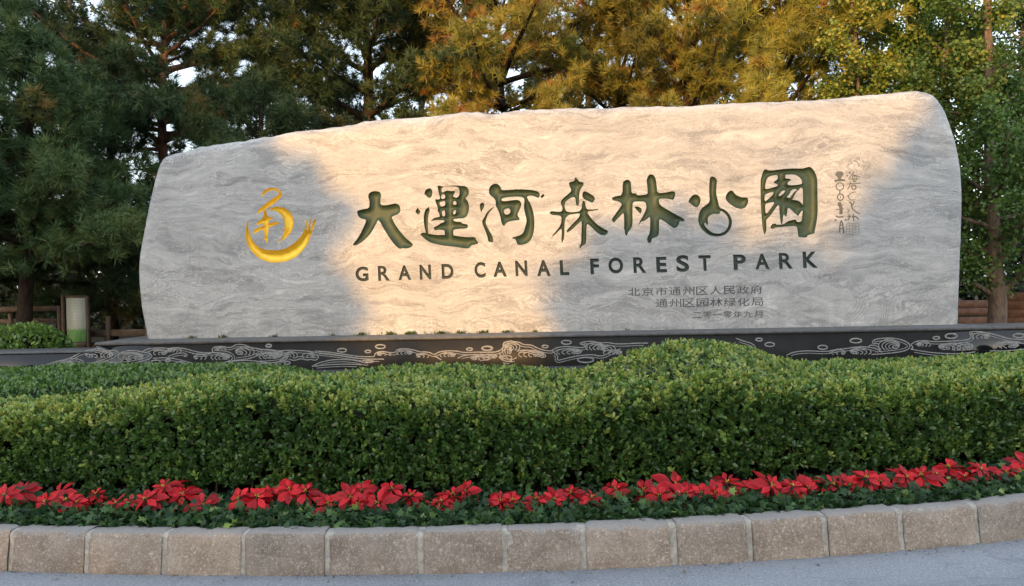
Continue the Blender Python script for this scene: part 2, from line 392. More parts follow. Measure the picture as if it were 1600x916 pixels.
# ------------------------------------------------------------------ kerb of rough granite blocks
kerb = thing('kerb', 'low curved kerb of rough brown granite blocks with grey mortar joints along the road', 'kerb', (0, float(ky(0)), 0))
ko = np.array([0, float(ky(0)), 0])
joints = [-245, -118, 3, 122, 243, 368, 500, 647, 780, 905, 1045, 1167, 1287, 1404, 1525, 1650, 1780, 1910, 2040, 2170]
jx = [kx_of_px(j) for j in joints]
PROFILE = [(0.0, -.03), (.0, 0.02), (.006, .06), (.010, .10), (.014, .145), (.018, KH - .022), (.024, KH - .008), (.040, KH), (.075, KH + .001), (.11, KH), (KT - .005, KH - .004), (KT, KH - .03), (KT, .05)]
def kerb_loft(x0, x1, n, inset=0.0, rough=0.0, seed=0):
    xs = np.linspace(x0, x1, n); G = np.zeros((n, len(PROFILE), 3))
    for j, (o, z) in enumerate(PROFILE):
        q = koff(xs, o + inset if j < 7 else o); G[:, j, :2] = q; G[:, j, 2] = z - (inset * .8 if z > .1 else 0)
    if rough:
        for i in range(n):
            for j in range(len(PROFILE)):
                p = Vector(G[i, j]) * 9 + Vector((seed * 3.1, 0, 0)); d = mnoise.noise(p) * .6 + mnoise.noise(p * 2.7) * .4
                e = mnoise.noise(p * .8 + Vector((0, 7, 0)))
                if j < 6: G[i, j, 1] += rough * (d * .9 - .30)
                else:
                    G[i, j, 2] += rough * (.7 * d + .15)
                    if j >= 9: G[i, j, 1] += rough * 2.2 * e
        # ends worn round
        for i, k in ((0, .45), (1, .1), (n - 1, .45), (n - 2, .1)):
            for j in range(1, len(PROFILE)):
                G[i, j, 1] += .010 * k if j < 7 else 0
                G[i, j, 2] -= .010 * k if 5 <= j <= 9 else 0
    return G
for k in range(len(jx) - 1):
    g = .013 + .006 * random.random()
    G = kerb_loft(jx[k] + g * (1.3 if k % 3 == 1 else .8), jx[k + 1] - g, 26, random.uniform(-.004, .003), .0165, k) - ko
    m_ = MB().grid(G); n_ = len(PROFILE)
    m_.f.setdefault(n_, []).append(list(range(n_))); m_.f[n_].append([i + 25 * n_ for i in range(n_)][::-1])
    m_.build('kerb_stone', M_KERB, kerb)
G = kerb_loft(jx[0], jx[-1], 260, .0035) - ko
G[:, :, 1] += RNG.standard_normal(G.shape[:2]) * .0015
MB().grid(G).build('mortar_joint', M_MORTAR, kerb, True)

# ------------------------------------------------------------------ monument
ZT = 0.81                                     # top of the plinth, where the stone stands
mon = thing('stone_monument', 'huge pale grey wave-veined marble slab carved with green Chinese characters and GRAND CANAL FOREST PARK', 'monument',
            (STONE_P[0], STONE_P[1], 0), -TH)
OUT = [(232, 533), (222, 480), (217, 430), (220, 390), (228, 350), (236, 310), (245, 275), (253, 250), (263, 242), (300, 233), (345, 224), (375, 222),
       (400, 216), (430, 213), (465, 205), (500, 202), (540, 197), (580, 187), (640, 186), (690, 179), (740, 175), (765, 178), (810, 172), (870, 170),
       (930, 169), (1000, 166), (1060, 167), (1120, 163), (1200, 159), (1280, 156), (1350, 150), (1400, 144), (1430, 142), (1452, 146), (1468, 160),
       (1480, 185), (1490, 215), (1497, 245), (1501, 270), (1502, 320), (1500, 380), (1498, 440), (1496, 503)]
out = np.array([on_face(p[0], p[1], .09) for p in OUT])
out[0, 1] = out[-1, 1] = ZT - .02
def densify(P, step, closed=True):
    P = np.asarray(P, float); Q = []
    n = len(P)
    for i in range(n if closed else n - 1):
        a, b = P[i], P[(i + 1) % n]; k = max(1, int(math.ceil(np.linalg.norm(b - a) / step)))
        for t in range(k): Q.append(a + (b - a) * t / k)
    if not closed: Q.append(P[-1])
    return np.array(Q)
def chaikin(P, closed=True, it=1):
    P = np.asarray(P, float)
    for _ in range(it):
        A, B = (P, np.roll(P, -1, 0)) if closed else (P[:-1], P[1:])
        Q = np.stack([A * .75 + B * .25, A * .25 + B * .75], 1).reshape(-1, 2)
        P = Q if closed else np.concatenate([P[:1], Q, P[-1:]])
    return P
edge = chaikin(out[1:-1], False)
edge = np.concatenate([out[:1], edge, out[-1:]])
OD = densify(edge, .05, False)
nn = np.array([mnoise.noise(Vector((p[0] * 3.1, p[1] * 3.1, 4.2))) * .018 + mnoise.noise(Vector((p[0] * 9, p[1] * 9, 1.2))) * .014 for p in OD])
OD[3:-3, 1] += nn[3:-3]
bot = densify(np.array([OD[-1], OD[0]]), .08, False)[1:-1]
OUTLINE = np.concatenate([OD, bot])
def seg_dist(P, A, B):
    P = np.asarray(P, float); res = np.full(len(P), 1e9)
    AB = B - A; L2 = (AB ** 2).sum(1) + 1e-12
    for i0 in range(0, len(P), 2000):
        p = P[i0:i0 + 2000, None]; t = np.clip(((p - A) * AB).sum(-1) / L2, 0, 1)
        res[i0:i0 + 2000] = np.sqrt((((A + AB * t[..., None]) - p) ** 2).sum(-1)).min(1)
    return res
def inside(P, poly):
    x, y = P[:, 0], P[:, 1]; c = np.zeros(len(P), bool); n = len(poly); j = n - 1
    for i in range(n):
        xi, yi = poly[i]; xj, yj = poly[j]
        if yi != yj: c ^= ((yi > y) != (yj > y)) & (x < (xj - xi) * (y - yi) / (yj - yi) + xi)
        j = i
    return c
def face_depth(UV):
    """how far the stone's face lies behind its plane: gentle waves, edges rolled back"""
    UV = np.asarray(UV, float); u, v = UV[:, 0], UV[:, 1]
    d = seg_dist(UV, OD[:-1], OD[1:]); r = .13 + .05 * fbm(u * 1.5, v * 1.5, 1.0, 2.0)
    k = np.clip(1 - d / r, 0, 1); y = .10 * (1 - np.sqrt(np.clip(1 - k ** 2, 0, 1)))
    return y + .004 * fbm(u, v, .7) + .0015 * fbm(u, v, 2.3, 3.0) + .004
HOLES = []          # (solids, holes, boundary points, boundary edges)
def classify(P, solids, holes):
    c = np.zeros(len(P), bool)
    for s in solids: c |= inside(P, s)
    for h in holes: c &= ~inside(P, h)
    return c
def carve(name, solids, holes, depth, wid, step, mat, parent, smooth=1, label=None):
    """cut a stroke shape into the stone's face: a rounded groove whose rim is the outline"""
    fs = [chaikin(s, True, smooth) if smooth else np.asarray(s) for s in solids]
    fh = [chaikin(h, True, smooth) if smooth else np.asarray(h) for h in holes]
    pts = []; ed = []
    for P in fs + fh:
        Q = densify(P, step * 1.6); n0 = len(pts); pts += list(Q); n = len(Q)
        ed += [(n0 + i, n0 + (i + 1) % n) for i in range(n)]
    allp = np.array(pts); lo, hi = allp.min(0), allp.max(0)
    gx, gy = np.meshgrid(np.arange(lo[0], hi[0], step), np.arange(lo[1], hi[1], step * .87)); gx = gx + (np.arange(gx.shape[0]) % 2)[:, None] * step / 2
    g = np.stack([gx.ravel(), gy.ravel()], -1)
    g = g[classify(g, fs, fh)]
    E = np.array(ed); dd = seg_dist(g, allp[E[:, 0]], allp[E[:, 1]]) if len(g) else np.zeros(0)
    g = g[dd > step * .45]
    V = [Vector(p) for p in pts] + [Vector(p) for p in g]
    ov, oe, of, *_ = delaunay_2d_cdt(V, ed, [], 0, 1e-6)
    ov = np.array([tuple(v) for v in ov]); T = np.array([f for f in of if len(f) == 3])
    T = T[classify(ov[T].mean(1), fs, fh)]
    e = np.sort(np.concatenate([T[:, [0, 1]], T[:, [1, 2]], T[:, [2, 0]]]), 1)
    ue, cnt = np.unique(e, axis=0, return_counts=True); be = ue[cnt == 1]
    used = np.unique(be); remap = -np.ones(len(ov), int); remap[used] = np.arange(len(used))
    HOLES.append((fs, fh, ov[used], remap[be]))
    d = seg_dist(ov, ov[be[:, 0]], ov[be[:, 1]]); k = np.clip(d / wid, 0, 1)
    y = depth * np.sqrt(np.clip(1 - (1 - k) ** 2, 0, 1))
    y[used] = 0
    keep = np.unique(T); rm = -np.ones(len(ov), int); rm[keep] = np.arange(len(keep))
    P3 = np.stack([ov[keep, 0], y[keep] + face_depth(ov[keep]), ov[keep, 1]], -1)
    T = rm[T]
    n = np.cross(P3[T[:, 1]] - P3[T[:, 0]], P3[T[:, 2]] - P3[T[:, 0]]); flip = n[:, 1] > 0; T[flip] = T[flip][:, ::-1]
    o = mesh_np(name, P3, T, mat, parent, smooth=True)
    if label: o['label'] = label
    return o
def zz(ox, oy, s):
    return lambda L: np.array([on_face(ox + x / s, oy + y / s) for x, y in L])
Z2 = zz(540, 270, 4.8227); Z3 = zz(740, 260, 4.8227); Z4 = zz(940, 250, 4.579); Z8 = zz(640, 280, 7.636); Z5 = zz(1180, 250, 7.045); Z1 = zz(350, 270, 5.7235)
CH = []
CH.append(('大', [Z2([(168,185),(175,155),(200,140),(235,138),(262,148),(268,175),(262,205),(262,245),(310,245),(345,237),(375,230),(400,240),(413,262),(412,295),(395,312),(365,325),(345,335),(365,375),(400,430),(450,490),(495,525),(510,545),(490,565),(450,573),(430,568),(410,575),(385,560),(350,520),(310,460),(275,400),(262,375),(245,355),(235,375),(210,425),(180,470),(155,495),(125,520),(95,540),(70,550),(50,545),(75,515),(100,480),(130,420),(155,365),(150,352),(115,345),(95,330),(85,300),(90,285),(130,275),(175,268),(180,235),(178,205)])], []))
CH.append(('運', [
    Z8([(172,175),(190,130),(225,108),(258,112),(272,150),(265,205),(240,228),(215,215),(190,190)]),
    Z8([(70,380),(88,352),(105,335),(102,350),(115,370),(128,380),(122,405),(105,425),(85,412),(70,395)]),
    Z8([(330,85),(345,75),(375,85),(420,88),(490,75),(560,75),(620,80),(660,82),(690,100),(708,135),(705,180),(690,205),(660,228),(690,255),(708,300),(710,350),(700,400),(690,430),(670,455),(640,468),(590,470),(530,475),(520,490),(540,505),(575,510),(610,508),(630,530),(660,535),(690,540),(697,560),(690,585),(660,592),(600,592),(540,600),(520,610),(520,650),(530,690),(420,690),(418,620),(400,608),(350,605),(310,612),(290,600),(285,578),(310,565),(340,550),(370,525),(400,518),(415,505),(410,492),(360,488),(300,492),(240,502),(270,480),(300,460),(350,452),(360,445),(350,400),(330,375),(340,350),(320,300),(302,250),(310,237),(340,245),(365,235),(355,200),(345,150)]),
    Z8([(120,655),(160,638),(200,645),(240,655),(330,668),(420,665),(530,670),(600,685),(700,692),(785,692),(790,715),(805,740),(825,765),(790,780),(745,785),(725,805),(705,830),(640,825),(560,810),(460,800),(380,790),(290,770),(230,750),(190,720),(150,685)]),
    Z8([(190,360),(235,325),(230,350),(243,365),(225,420),(217,500),(217,580),(228,665),(195,665),(185,600),(168,520),(168,440),(180,380)])],
    [Z8([(385,100),(440,90),(500,88),(560,90),(585,105),(598,145),(590,195),(570,222),(540,220),(515,205),(530,180),(545,150),(535,138),(500,145),(450,135),(430,140),(410,155),(385,160),(380,130)]),
     Z8([(378,190),(400,178),(422,190),(425,225),(400,235),(375,232)]), Z8([(352,280),(390,265),(425,262),(425,310),(400,325),(370,328)]),
     Z8([(385,390),(400,372),(420,375),(425,440),(400,445),(388,430)]), Z8([(520,270),(545,258),(560,280),(558,305),(530,308),(518,300)]), Z8([(520,385),(540,365),(557,380),(548,410),(530,425),(518,410)])]))
CH.append(('河', [
    Z3([(45,285),(65,272),(82,280),(78,310),(62,335),(58,350),(50,325)]),
    Z3([(62,410),(80,385),(95,355),(120,325),(160,300),(150,315),(125,338),(105,370),(95,400),(90,425),(100,450),(120,490),(140,520),(150,570),(130,575),(108,565),(105,530),(85,480),(70,445)]),
    Z3([(113,190),(120,155),(145,133),(180,130),(205,155),(208,180),(260,178),(330,172),(400,175),(450,180),(485,190),(500,205),(495,240),(470,232),(440,220),(400,225),(410,250),(430,285),(450,340),(458,400),(458,470),(445,530),(420,570),(385,590),(330,595),(325,570),(310,545),(295,548),(290,535),(320,530),(350,520),(375,500),(385,470),(395,435),(400,400),(385,350),(378,300),(385,250),(370,232),(320,228),(260,232),(220,240),(208,250),(215,262),(250,262),(310,252),(345,255),(362,280),(355,310),(335,350),(330,370),(348,395),(345,405),(300,410),(250,420),(230,455),(210,430),(200,370),(180,320),(165,295),(168,260),(150,235),(125,220)]),
    Z3([(505,225),(520,208),(538,215),(525,235),(508,242)])],
    [Z3([(225,335),(245,318),(272,318),(280,345),(260,365),(235,362)])]))
CH.append(('森', [
    Z3([(718,120),(740,115),(762,110),(765,78),(785,100),(800,118),(825,118),(832,135),(815,160),(800,185),(795,230),(795,285),(783,302),(770,285),(768,235),(745,232),(720,245),(695,265),(685,290),(690,330),(710,345),(760,345),(812,335),(820,265),(830,255),(842,275),(848,325),(900,325),(940,320),(940,328),(890,338),(855,342),(870,370),(920,430),(980,470),(1015,485),(1010,505),(1000,515),(970,522),(930,500),(880,450),(852,430),(850,500),(850,570),(840,590),(815,600),(805,620),(795,605),(810,585),(812,520),(815,440),(815,410),(790,430),(740,480),(705,500),(698,485),(740,440),(790,390),(800,370),(800,355),(760,360),(720,365),(695,385),(685,420),(685,540),(668,575),(660,560),(665,500),(662,465),(630,500),(595,532),(590,525),(620,490),(655,445),(662,410),(662,378),(640,370),(600,368),(575,360),(575,340),(600,338),(650,345),(668,335),(670,310),(655,275),(665,250),(700,220),(735,190),(735,170),(722,150)]),
    Z3([(820,200),(835,185),(870,200),(920,235),(900,278),(870,265),(820,240)])], []))
CH.append(('林', [
    Z4([(150,165),(165,145),(190,140),(210,155),(213,200),(215,240),(250,238),(255,255),(320,248),(330,240),(328,190),(320,145),(335,110),(355,100),(380,115),(390,145),(395,190),(400,238),(450,235),(520,220),(530,245),(515,290),(490,280),(440,275),(410,280),(410,300),(420,325),(470,355),(530,390),(570,410),(600,430),(580,445),(560,435),(550,470),(525,492),(495,475),(450,440),(412,420),(412,470),(410,540),(390,555),(360,560),(355,590),(340,598),(325,580),(328,550),(345,525),(348,470),(348,405),(330,420),(300,440),(285,440),(260,475),(275,435),(300,395),(320,350),(320,320),(310,297),(260,298),(225,300),(222,330),(222,400),(222,470),(205,500),(190,515),(182,548),(165,530),(168,508),(160,495),(162,440),(158,375),(140,395),(110,425),(90,450),(68,432),(100,385),(130,345),(148,315),(120,295),(80,290),(72,270),(100,260),(150,252)]),
    Z4([(230,335),(260,333),(285,345),(288,365),(278,388),(262,370),(245,350)])], []))
CH.append(('公', [
    Z4([(618,300),(640,262),(665,245),(695,252),(712,285),(700,325),(680,342),(655,328),(630,308)]),
    Z4([(770,180),(775,125),(795,115),(828,138),(822,190),(820,240),(832,290),(845,345),(870,350),(900,370),(925,405),(935,445),(925,490),(900,525),(865,545),(815,550),(770,540),(730,510),(700,470),(690,430),(695,385),(715,345),(745,325),(775,300),(770,245)]),
    Z4([(885,265),(905,228),(935,215),(960,250),(1000,268),(1045,268),(1052,290),(1040,330),(1015,350),(975,350),(930,325),(895,295)])],
    [Z4([(848,365),(870,372),(895,395),(912,435),(908,475),(885,510),(850,527),(810,527),(775,510),(745,480),(730,455),(745,450),(755,470),(765,455),(758,425),(770,400),(800,385),(845,390)])]))
CH.append(('園', [
    Z5([(60,230),(70,180),(90,120),(115,98),(140,115),(200,115),(260,105),(330,98),(420,92),(520,95),(560,85),(595,73),(630,90),(665,140),(688,220),(688,350),(690,500),(688,620),(670,720),(655,790),(655,810),(625,815),(600,825),(580,830),(570,850),(545,858),(520,850),(475,852),(472,800),(462,740),(450,730),(400,728),(330,735),(270,740),(220,745),(200,760),(175,758),(168,740),(185,710),(215,700),(230,705),(240,715),(290,712),(330,700),(360,675),(420,658),(450,655),(460,680),(490,685),(515,670),(520,600),(528,550),(500,575),(490,595),(475,620),(450,600),(400,550),(362,522),(355,560),(350,615),(335,625),(320,600),(310,610),(305,660),(302,705),(285,708),(280,680),(272,620),(268,560),(265,490),(240,510),(215,550),(180,600),(140,645),(122,660),(125,720),(125,780),(115,800),(105,830),(95,800),(82,740),(75,660),(65,520),(60,380)])],
    [Z5([(108,322),(115,270),(125,215),(150,185),(200,170),(245,165),(250,195),(245,215),(215,235),(200,252),(225,262),(250,270),(245,290),(200,302),(150,318)]),
     Z5([(330,165),(380,160),(430,160),(475,180),(510,215),(522,262),(480,272),(420,278),(365,278),(355,262),(365,240),(395,225),(400,218),(370,205),(335,205),(332,185)]),
     Z5([(105,385),(140,368),(190,350),(205,355),(195,385),(165,415),(130,445),(105,458)]), Z5([(110,485),(160,470),(213,462),(205,490),(175,530),(150,570),(120,598),(112,550)]),
     Z5([(262,385),(290,345),(325,332),(332,345),(310,375),(280,395),(262,400)]),
     Z5([(345,408),(385,370),(390,340),(430,318),(455,325),(462,335),(430,350),(410,380),(385,418),(360,418)]),
     Z5([(405,438),(430,400),(450,360),(475,335),(500,305),(525,310),(527,400),(528,500),(510,475),(485,452),(440,440)])]))
words = dict(zip('大運河森林公園', ['first', 'second', 'third', 'fourth', 'fifth', 'sixth', 'seventh']))
for ch, so, ho in CH:
    carve('carved_character', so, ho, .060, .075, .0125, M_GREEN, mon, 1, 'deep green carved character, %s in the large row from the left' % words[ch])
# gold emblem
carve('emblem', [
    Z1([(330,210),(350,165),(390,138),(440,133),(485,145),(515,175),(518,200),(500,230),(460,265),(420,295),(400,310),(375,325),(330,350),(285,375),(300,345),(340,300),(400,255),(460,215),(490,190),(485,170),(450,155),(410,160),(375,180),(350,200),(345,212)]),
    Z1([(400,330),(440,308),(490,302),(545,318),(590,350),(618,400),(625,450),(610,510),(580,560),(530,600),(470,625),(500,600),(530,560),(540,500),(540,440),(525,400),(500,365),(460,340),(420,335)]),
    Z1([(355,330),(375,320),(380,370),(395,400),(405,450),(400,500),(390,560),(392,600),(380,640),(372,600),(355,600),(365,560),(350,500),(345,450),(350,400)]),
    Z1([(285,455),(330,415),(375,370),(400,395),(445,402),(410,425),(340,460),(290,468)]),
    Z1([(250,530),(300,490),(360,475),(420,450),(470,435),(497,455),(440,475),(380,495),(320,520),(270,548)]),
    Z1([(215,430),(195,490),(188,560),(205,640),(250,710),(310,765),(390,800),(480,805),(570,790),(650,750),(710,690),(750,630),(775,570),(800,500),(822,430),(818,405),(795,430),(775,520),(768,520),(778,395),(762,430),(742,520),(735,520),(750,385),(735,430),(725,490),(700,550),(660,600),(600,650),(520,690),(440,695),(360,690),(300,660),(255,610),(230,550),(212,490),(222,440)])],
    [], .060, .080, .010, M_GOLD, mon, 1, 'gold carved emblem of a crescent holding a curled brush character')
# ---- English lettering: outlines of the built-in font, made bolder, fitted letter by letter
def glyph_mesh(ch, offset=0.0, res=5):
    cu = bpy.data.curves.new('glyph', 'FONT'); cu.body = ch; cu.size = 1.0; cu.offset = offset; cu.resolution_u = res
    o = bpy.data.objects.new('glyph', cu); C.objects.link(o); bpy.context.view_layer.update()
    me = bpy.data.meshes.new_from_object(o.evaluated_get(bpy.context.evaluated_depsgraph_get()))
    V = np.array([v.co[:2] for v in me.vertices]).reshape(-1, 2); T = [list(p.vertices) for p in me.polygons]
    bpy.data.objects.remove(o); bpy.data.curves.remove(cu); bpy.data.meshes.remove(me)
    return V, T
def loops_of(V, T):
    from collections import defaultdict
    key = np.round(V, 5); u, inv = np.unique(key, axis=0, return_inverse=True); inv = inv.ravel()
    cnt = defaultdict(int); dirs = {}
    for f in T:
        for a, b in zip(f, f[1:] + f[:1]):
            a, b = inv[a], inv[b]; cnt[(min(a, b), max(a, b))] += 1; dirs[(min(a, b), max(a, b))] = (a, b)
    nx = {}
    for k, c in cnt.items():
        if c == 1: a, b = dirs[k]; nx[a] = b
    L = []; seen = set()
    for s in list(nx):
        if s in seen: continue
        lp = []; c = s
        while c not in seen and c in nx: seen.add(c); lp.append(c); c = nx[c]
        if len(lp) > 2: L.append(u[lp])
    return L
ZA = (540, 380, 4.2105); ZB = (900, 380, 4.1026)
LET = [('G',65,150,155,252,ZA),('R',213,290,150,248,ZA),('A',345,430,147,243,ZA),('N',487,562,142,240,ZA),('D',632,710,137,235,ZA),
       ('C',848,920,125,228,ZA),('A',970,1060,122,222,ZA),('N',1117,1196,115,217,ZA),('A',1258,1348,112,217,ZA),('L',1410,1470,112,212,ZA),
       ('F',92,148,100,200,ZB),('O',208,302,93,195,ZB),('R',368,450,90,192,ZB),('E',515,582,88,188,ZB),('S',643,725,77,185,ZB),('T',787,865,78,178,ZB),
       ('P',1010,1090,73,172,ZB),('A',1148,1240,68,168,ZB),('R',1302,1390,63,165,ZB),('K',1455,1550,55,160,ZB)]
for ch, x0, x1, y0, y1, (ox, oy, s) in LET:
    V, T = glyph_mesh(ch, .024 if ch == 'R' else .034)
    L = loops_of(V, T); lo, hi = V.min(0), V.max(0); sl = -.026
    def fit(q):
        n = (q - lo) / (hi - lo); X = x0 + n[:, 0] * (x1 - x0) + (n[:, 1] - .5) * -.05 * (y1 - y0)
        Y = y1 - n[:, 1] * (y1 - y0) + (n[:, 0] - .5) * sl * (x1 - x0)
        return np.array([on_face(ox + a / s, oy + b / s) for a, b in zip(X, Y)])
    L = [fit(q) for q in L]
    so = [a for i, a in enumerate(L) if not any(j != i and inside(a[:1], b)[0] for j, b in enumerate(L))]
    ho = [a for i, a in enumerate(L) if any(j != i and inside(a[:1], b)[0] for j, b in enumerate(L))]
    carve('carved_letter', so, ho, .022, .024, .011, M_LETTER, mon, 0)
# ---- the marble body with the carvings cut out of its face
def build_stone():
    pts = list(OUTLINE); n = len(OUTLINE); ed = [(i, (i + 1) % n) for i in range(n)]
    allb = []
    for fs, fh, P, E in HOLES:
        n0 = len(pts); pts += list(P); ed += [(n0 + a, n0 + b) for a, b in E]; allb.append(P)
    allb = np.concatenate(allb); lo, hi = OUTLINE.min(0), OUTLINE.max(0); st = .055
    gx, gy = np.meshgrid(np.arange(lo[0], hi[0], st), np.arange(lo[1], hi[1], st * .87)); gx = gx + (np.arange(gx.shape[0]) % 2)[:, None] * st / 2
    g = np.stack([gx.ravel(), gy.ravel()], -1); g = g[inside(g, OUTLINE)]
    # extra rows near the rolled edge
    for k in (.02, .045, .075, .11, .15):
        c = OD.mean(0); tg = np.gradient(OD, axis=0); nr = np.stack([tg[:, 1], -tg[:, 0]], -1); nr /= np.linalg.norm(nr, axis=1)[:, None]
        sgn = 1 if inside((OD + nr * .05)[20:21], OUTLINE)[0] else -1
        q = OD + nr * sgn * k; g = np.concatenate([g, q[inside(q, OUTLINE)]])
    bad = np.zeros(len(g), bool)
    for fs, fh, P, E in HOLES: bad |= classify(g, fs, fh) | (seg_dist(g, P[E[:, 0]], P[E[:, 1]]) < .008)
    bad |= seg_dist(g, OUTLINE, np.roll(OUTLINE, -1, 0)) < .012
    g = g[~bad]
    V = [Vector(p) for p in pts] + [Vector(p) for p in g]
    ov, oe, of, *_ = delaunay_2d_cdt(V, ed, [], 0, 1e-6)
    ov = np.array([tuple(v) for v in ov]); T = np.array([f for f in of if len(f) == 3]); cen = ov[T].mean(1)
    keep = inside(cen, OUTLINE)
    for fs, fh, P, E in HOLES: keep &= ~classify(cen, fs, fh)
    T = T[keep]
    P3 = np.stack([ov[:, 0], face_depth(ov), ov[:, 1]], -1)
    nrm = np.cross(P3[T[:, 1]] - P3[T[:, 0]], P3[T[:, 2]] - P3[T[:, 0]]); fl = nrm[:, 1] > 0; T[fl] = T[fl][:, ::-1]
    # sides and back
    base = len(P3); rings = []
    c = OUTLINE.mean(0)
    rim = face_depth(OUTLINE)
    prof = [(0, 1.0), (.10, 1.004), (.35, 1.006), (.75, 1.0), (.98, .985), (1.08, .95)]
    R = []
    for i, (d, s) in enumerate(prof):
        q = c + (OUTLINE - c) * s; q[:, 1] = np.maximum(q[:, 1], ZT - .02)
        dd = rim + d
        jit = np.array([mnoise.noise(Vector((a[0] * 2.5, d * 4, a[1] * 2.5))) * .02 for a in q]) if i else 0
        R.append(np.stack([q[:, 0] + jit, dd, np.maximum(q[:, 1] + jit, ZT - .02)], -1))
    n = len(OUTLINE); V2 = np.concatenate(R); i0 = np.arange(n); j0 = np.roll(i0, -1); Q = []
    for k in range(len(R) - 1):
        Q.append(np.stack([base + k * n + i0, base + k * n + j0, base + (k + 1) * n + j0, base + (k + 1) * n + i0], -1))
    P3 = np.concatenate([P3, V2]); back = [(base + (len(R) - 1) * n + np.arange(n)).reshape(1, -1)]
    mesh_np('marble_slab', P3, [T] + Q + back, M_MARBLE, mon, smooth=True)
build_stone()
# ---- thin inscriptions: paint lines lying in the polished face
def ribbon(paths, name, mat, parent, back, lift=.0022, facefn=None, label=None):
    """paths: list of (Nx2 plane points, width); flat ribbons following the face"""
    V = []; Q = []; n0 = 0
    for P, wd in paths:
        P = np.asarray(P, float)
        if len(P) < 2: continue
        t = np.gradient(P, axis=0); t /= np.linalg.norm(t, axis=1)[:, None] + 1e-9; nr = np.stack([-t[:, 1], t[:, 0]], -1)
        wv = (np.full(len(P), wd) if np.isscalar(wd) else np.asarray(wd))[:, None] / 2
        A = P + nr * wv; B = P - nr * wv; W = np.stack([A, B], 1).reshape(-1, 2)
        y = (facefn(W) if facefn else np.zeros(len(W))) + back - lift
        V.append(np.stack([W[:, 0], y, W[:, 1]], -1)); i = np.arange(len(P) - 1) * 2 + n0
        Q.append(np.stack([i, i + 1, i + 3, i + 2], -1)); n0 += len(W)
        lift += .00002
    o = mesh_np(name, np.concatenate(V), np.concatenate(Q), mat, parent)
    if label: o['label'] = label
    return o
def curve2(L, step=.02): return densify(chaikin(L, False, 2), step, False)
def small_text(text, x0, x1, ybl, ybr, hgt, label):
    """ybl/ybr = pixel row of the baseline at both ends"""
    V = []; Fc = []; n0 = 0; adv = (x1 - x0) / (len(text) - .08)
    for i, ch in enumerate(text):
        v, T = glyph_mesh(ch, .007, 3); lo, hi = v.min(0), v.max(0)
        if ch in '二一': lo = np.array([lo[0], lo[1] - (.32 if ch == '一' else .1)]); hi = np.array([hi[0], lo[1] + .84])
        cx = x0 + adv * (i + .46); wch = adv * .88; n = (v - lo) / (hi - lo)
        if ch in '一二': n[:, 1] = (v[:, 1] - v[:, 1].mean()) / .84 + .5
        X = cx + (n[:, 0] - .5) * wch; Y = ybl + (ybr - ybl) * (X - x0) / (x1 - x0) - n[:, 1] * hgt
        q = np.array([on_face(a, b) for a, b in zip(X, Y)])
        V.append(q)
        for f in T: Fc.append([k + n0 for k in f])
        n0 += len(v)
    W = np.concatenate(V); P3 = np.stack([W[:, 0], face_depth(W) - .002, W[:, 1]], -1)
    by = {}
    for f in Fc: by.setdefault(len(f), []).append(f)
    o = mesh_np('inscription', P3, [np.array(f) for f in by.values()], M_INK, mon); o['label'] = label
small_text('北京市通州区人民政府', 981, 1192, 463, 459.3, 13.2, 'upper line of small grey inscription')
small_text('通州区园林绿化局', 1024, 1193, 480.7, 478.2, 13.2, 'middle line of small grey inscription')
small_text('二零一零年九月', 1082, 1192, 498.2, 496.2, 10.8, 'lower date line of small grey inscription')
# artist's signature and seal
ZS = zz(1290, 260, 7.63)
def circ(cx, cy, rx, ry=None, n=26, a0=0, a1=360):
    ry = ry or rx; a = np.radians(np.linspace(a0, a1, n)); return [(cx + rx * math.cos(t), cy + ry * math.sin(t)) for t in a]
mm = 10 / F / 7.63                             # metres per zoom pixel on the face
sig = [([(108,175),(165,165),(232,165)], 26), (circ(172,240,46,44), 12), ([(172,284),(170,330)], 14), (circ(178,368,36,38), 14), ([(178,352),(178,378)], 8),
       ([(160,430),(178,470),(188,520),(182,570)], 38), ([(120,518),(215,505)], 9), ([(140,470),(218,458)], 9), ([(120,590),(155,608),(215,600)], 15), ([(110,642),(128,642)], 20), ([(230,640),(252,636)], 18),
       ([(165,790),(172,690),(188,645)], 13), ([(188,645),(205,690),(218,800)], 14), ([(170,702),(206,700)], 10), ([(168,745),(212,742)], 10)]
sig += [([(280,78),(298,74)], 20), ([(250,114),(268,110)], 18), ([(275,152),(310,108),(345,58)], 9), ([(310,100),(360,108),(415,132)], 11), ([(320,120),(370,108),(362,190),(330,182),(322,120)], 9), ([(296,152),(400,150)], 9), ([(345,110),(342,190)], 7),
        ([(255,212),(340,205),(425,200)], 9), ([(302,188),(290,230),(262,275)], 11), ([(312,225),(366,224),(360,274),(314,276),(312,225)], 13), ([(360,305),(310,312),(272,345),(276,380),(300,402),(345,400)], 9), ([(250,352),(282,356)], 11),
        ([(285,425),(312,445),(316,490)], 16), ([(348,418),(322,460),(304,480),(345,535),(410,570)], 12), ([(258,508),(290,520),(262,552)], 9), ([(262,602),(304,590)], 10), ([(280,568),(280,642)], 10), ([(300,592),(262,642)], 9),
        ([(330,568),(336,655)], 13), ([(312,604),(356,594),(396,632)], 14)]
blob = ZS([(168, y) for y in (60, 66, 76, 90, 104, 118, 130, 142, 160)])
ribbon([(blob, np.array([26, 62, 82, 88, 82, 62, 44, 38, 40]) * mm)] + [(curve2(ZS(L), .006), w_ * mm) for L, w_ in sig], 'signature', M_INK, mon, 0, .002, face_depth, 'two small vertical columns of brush signature')
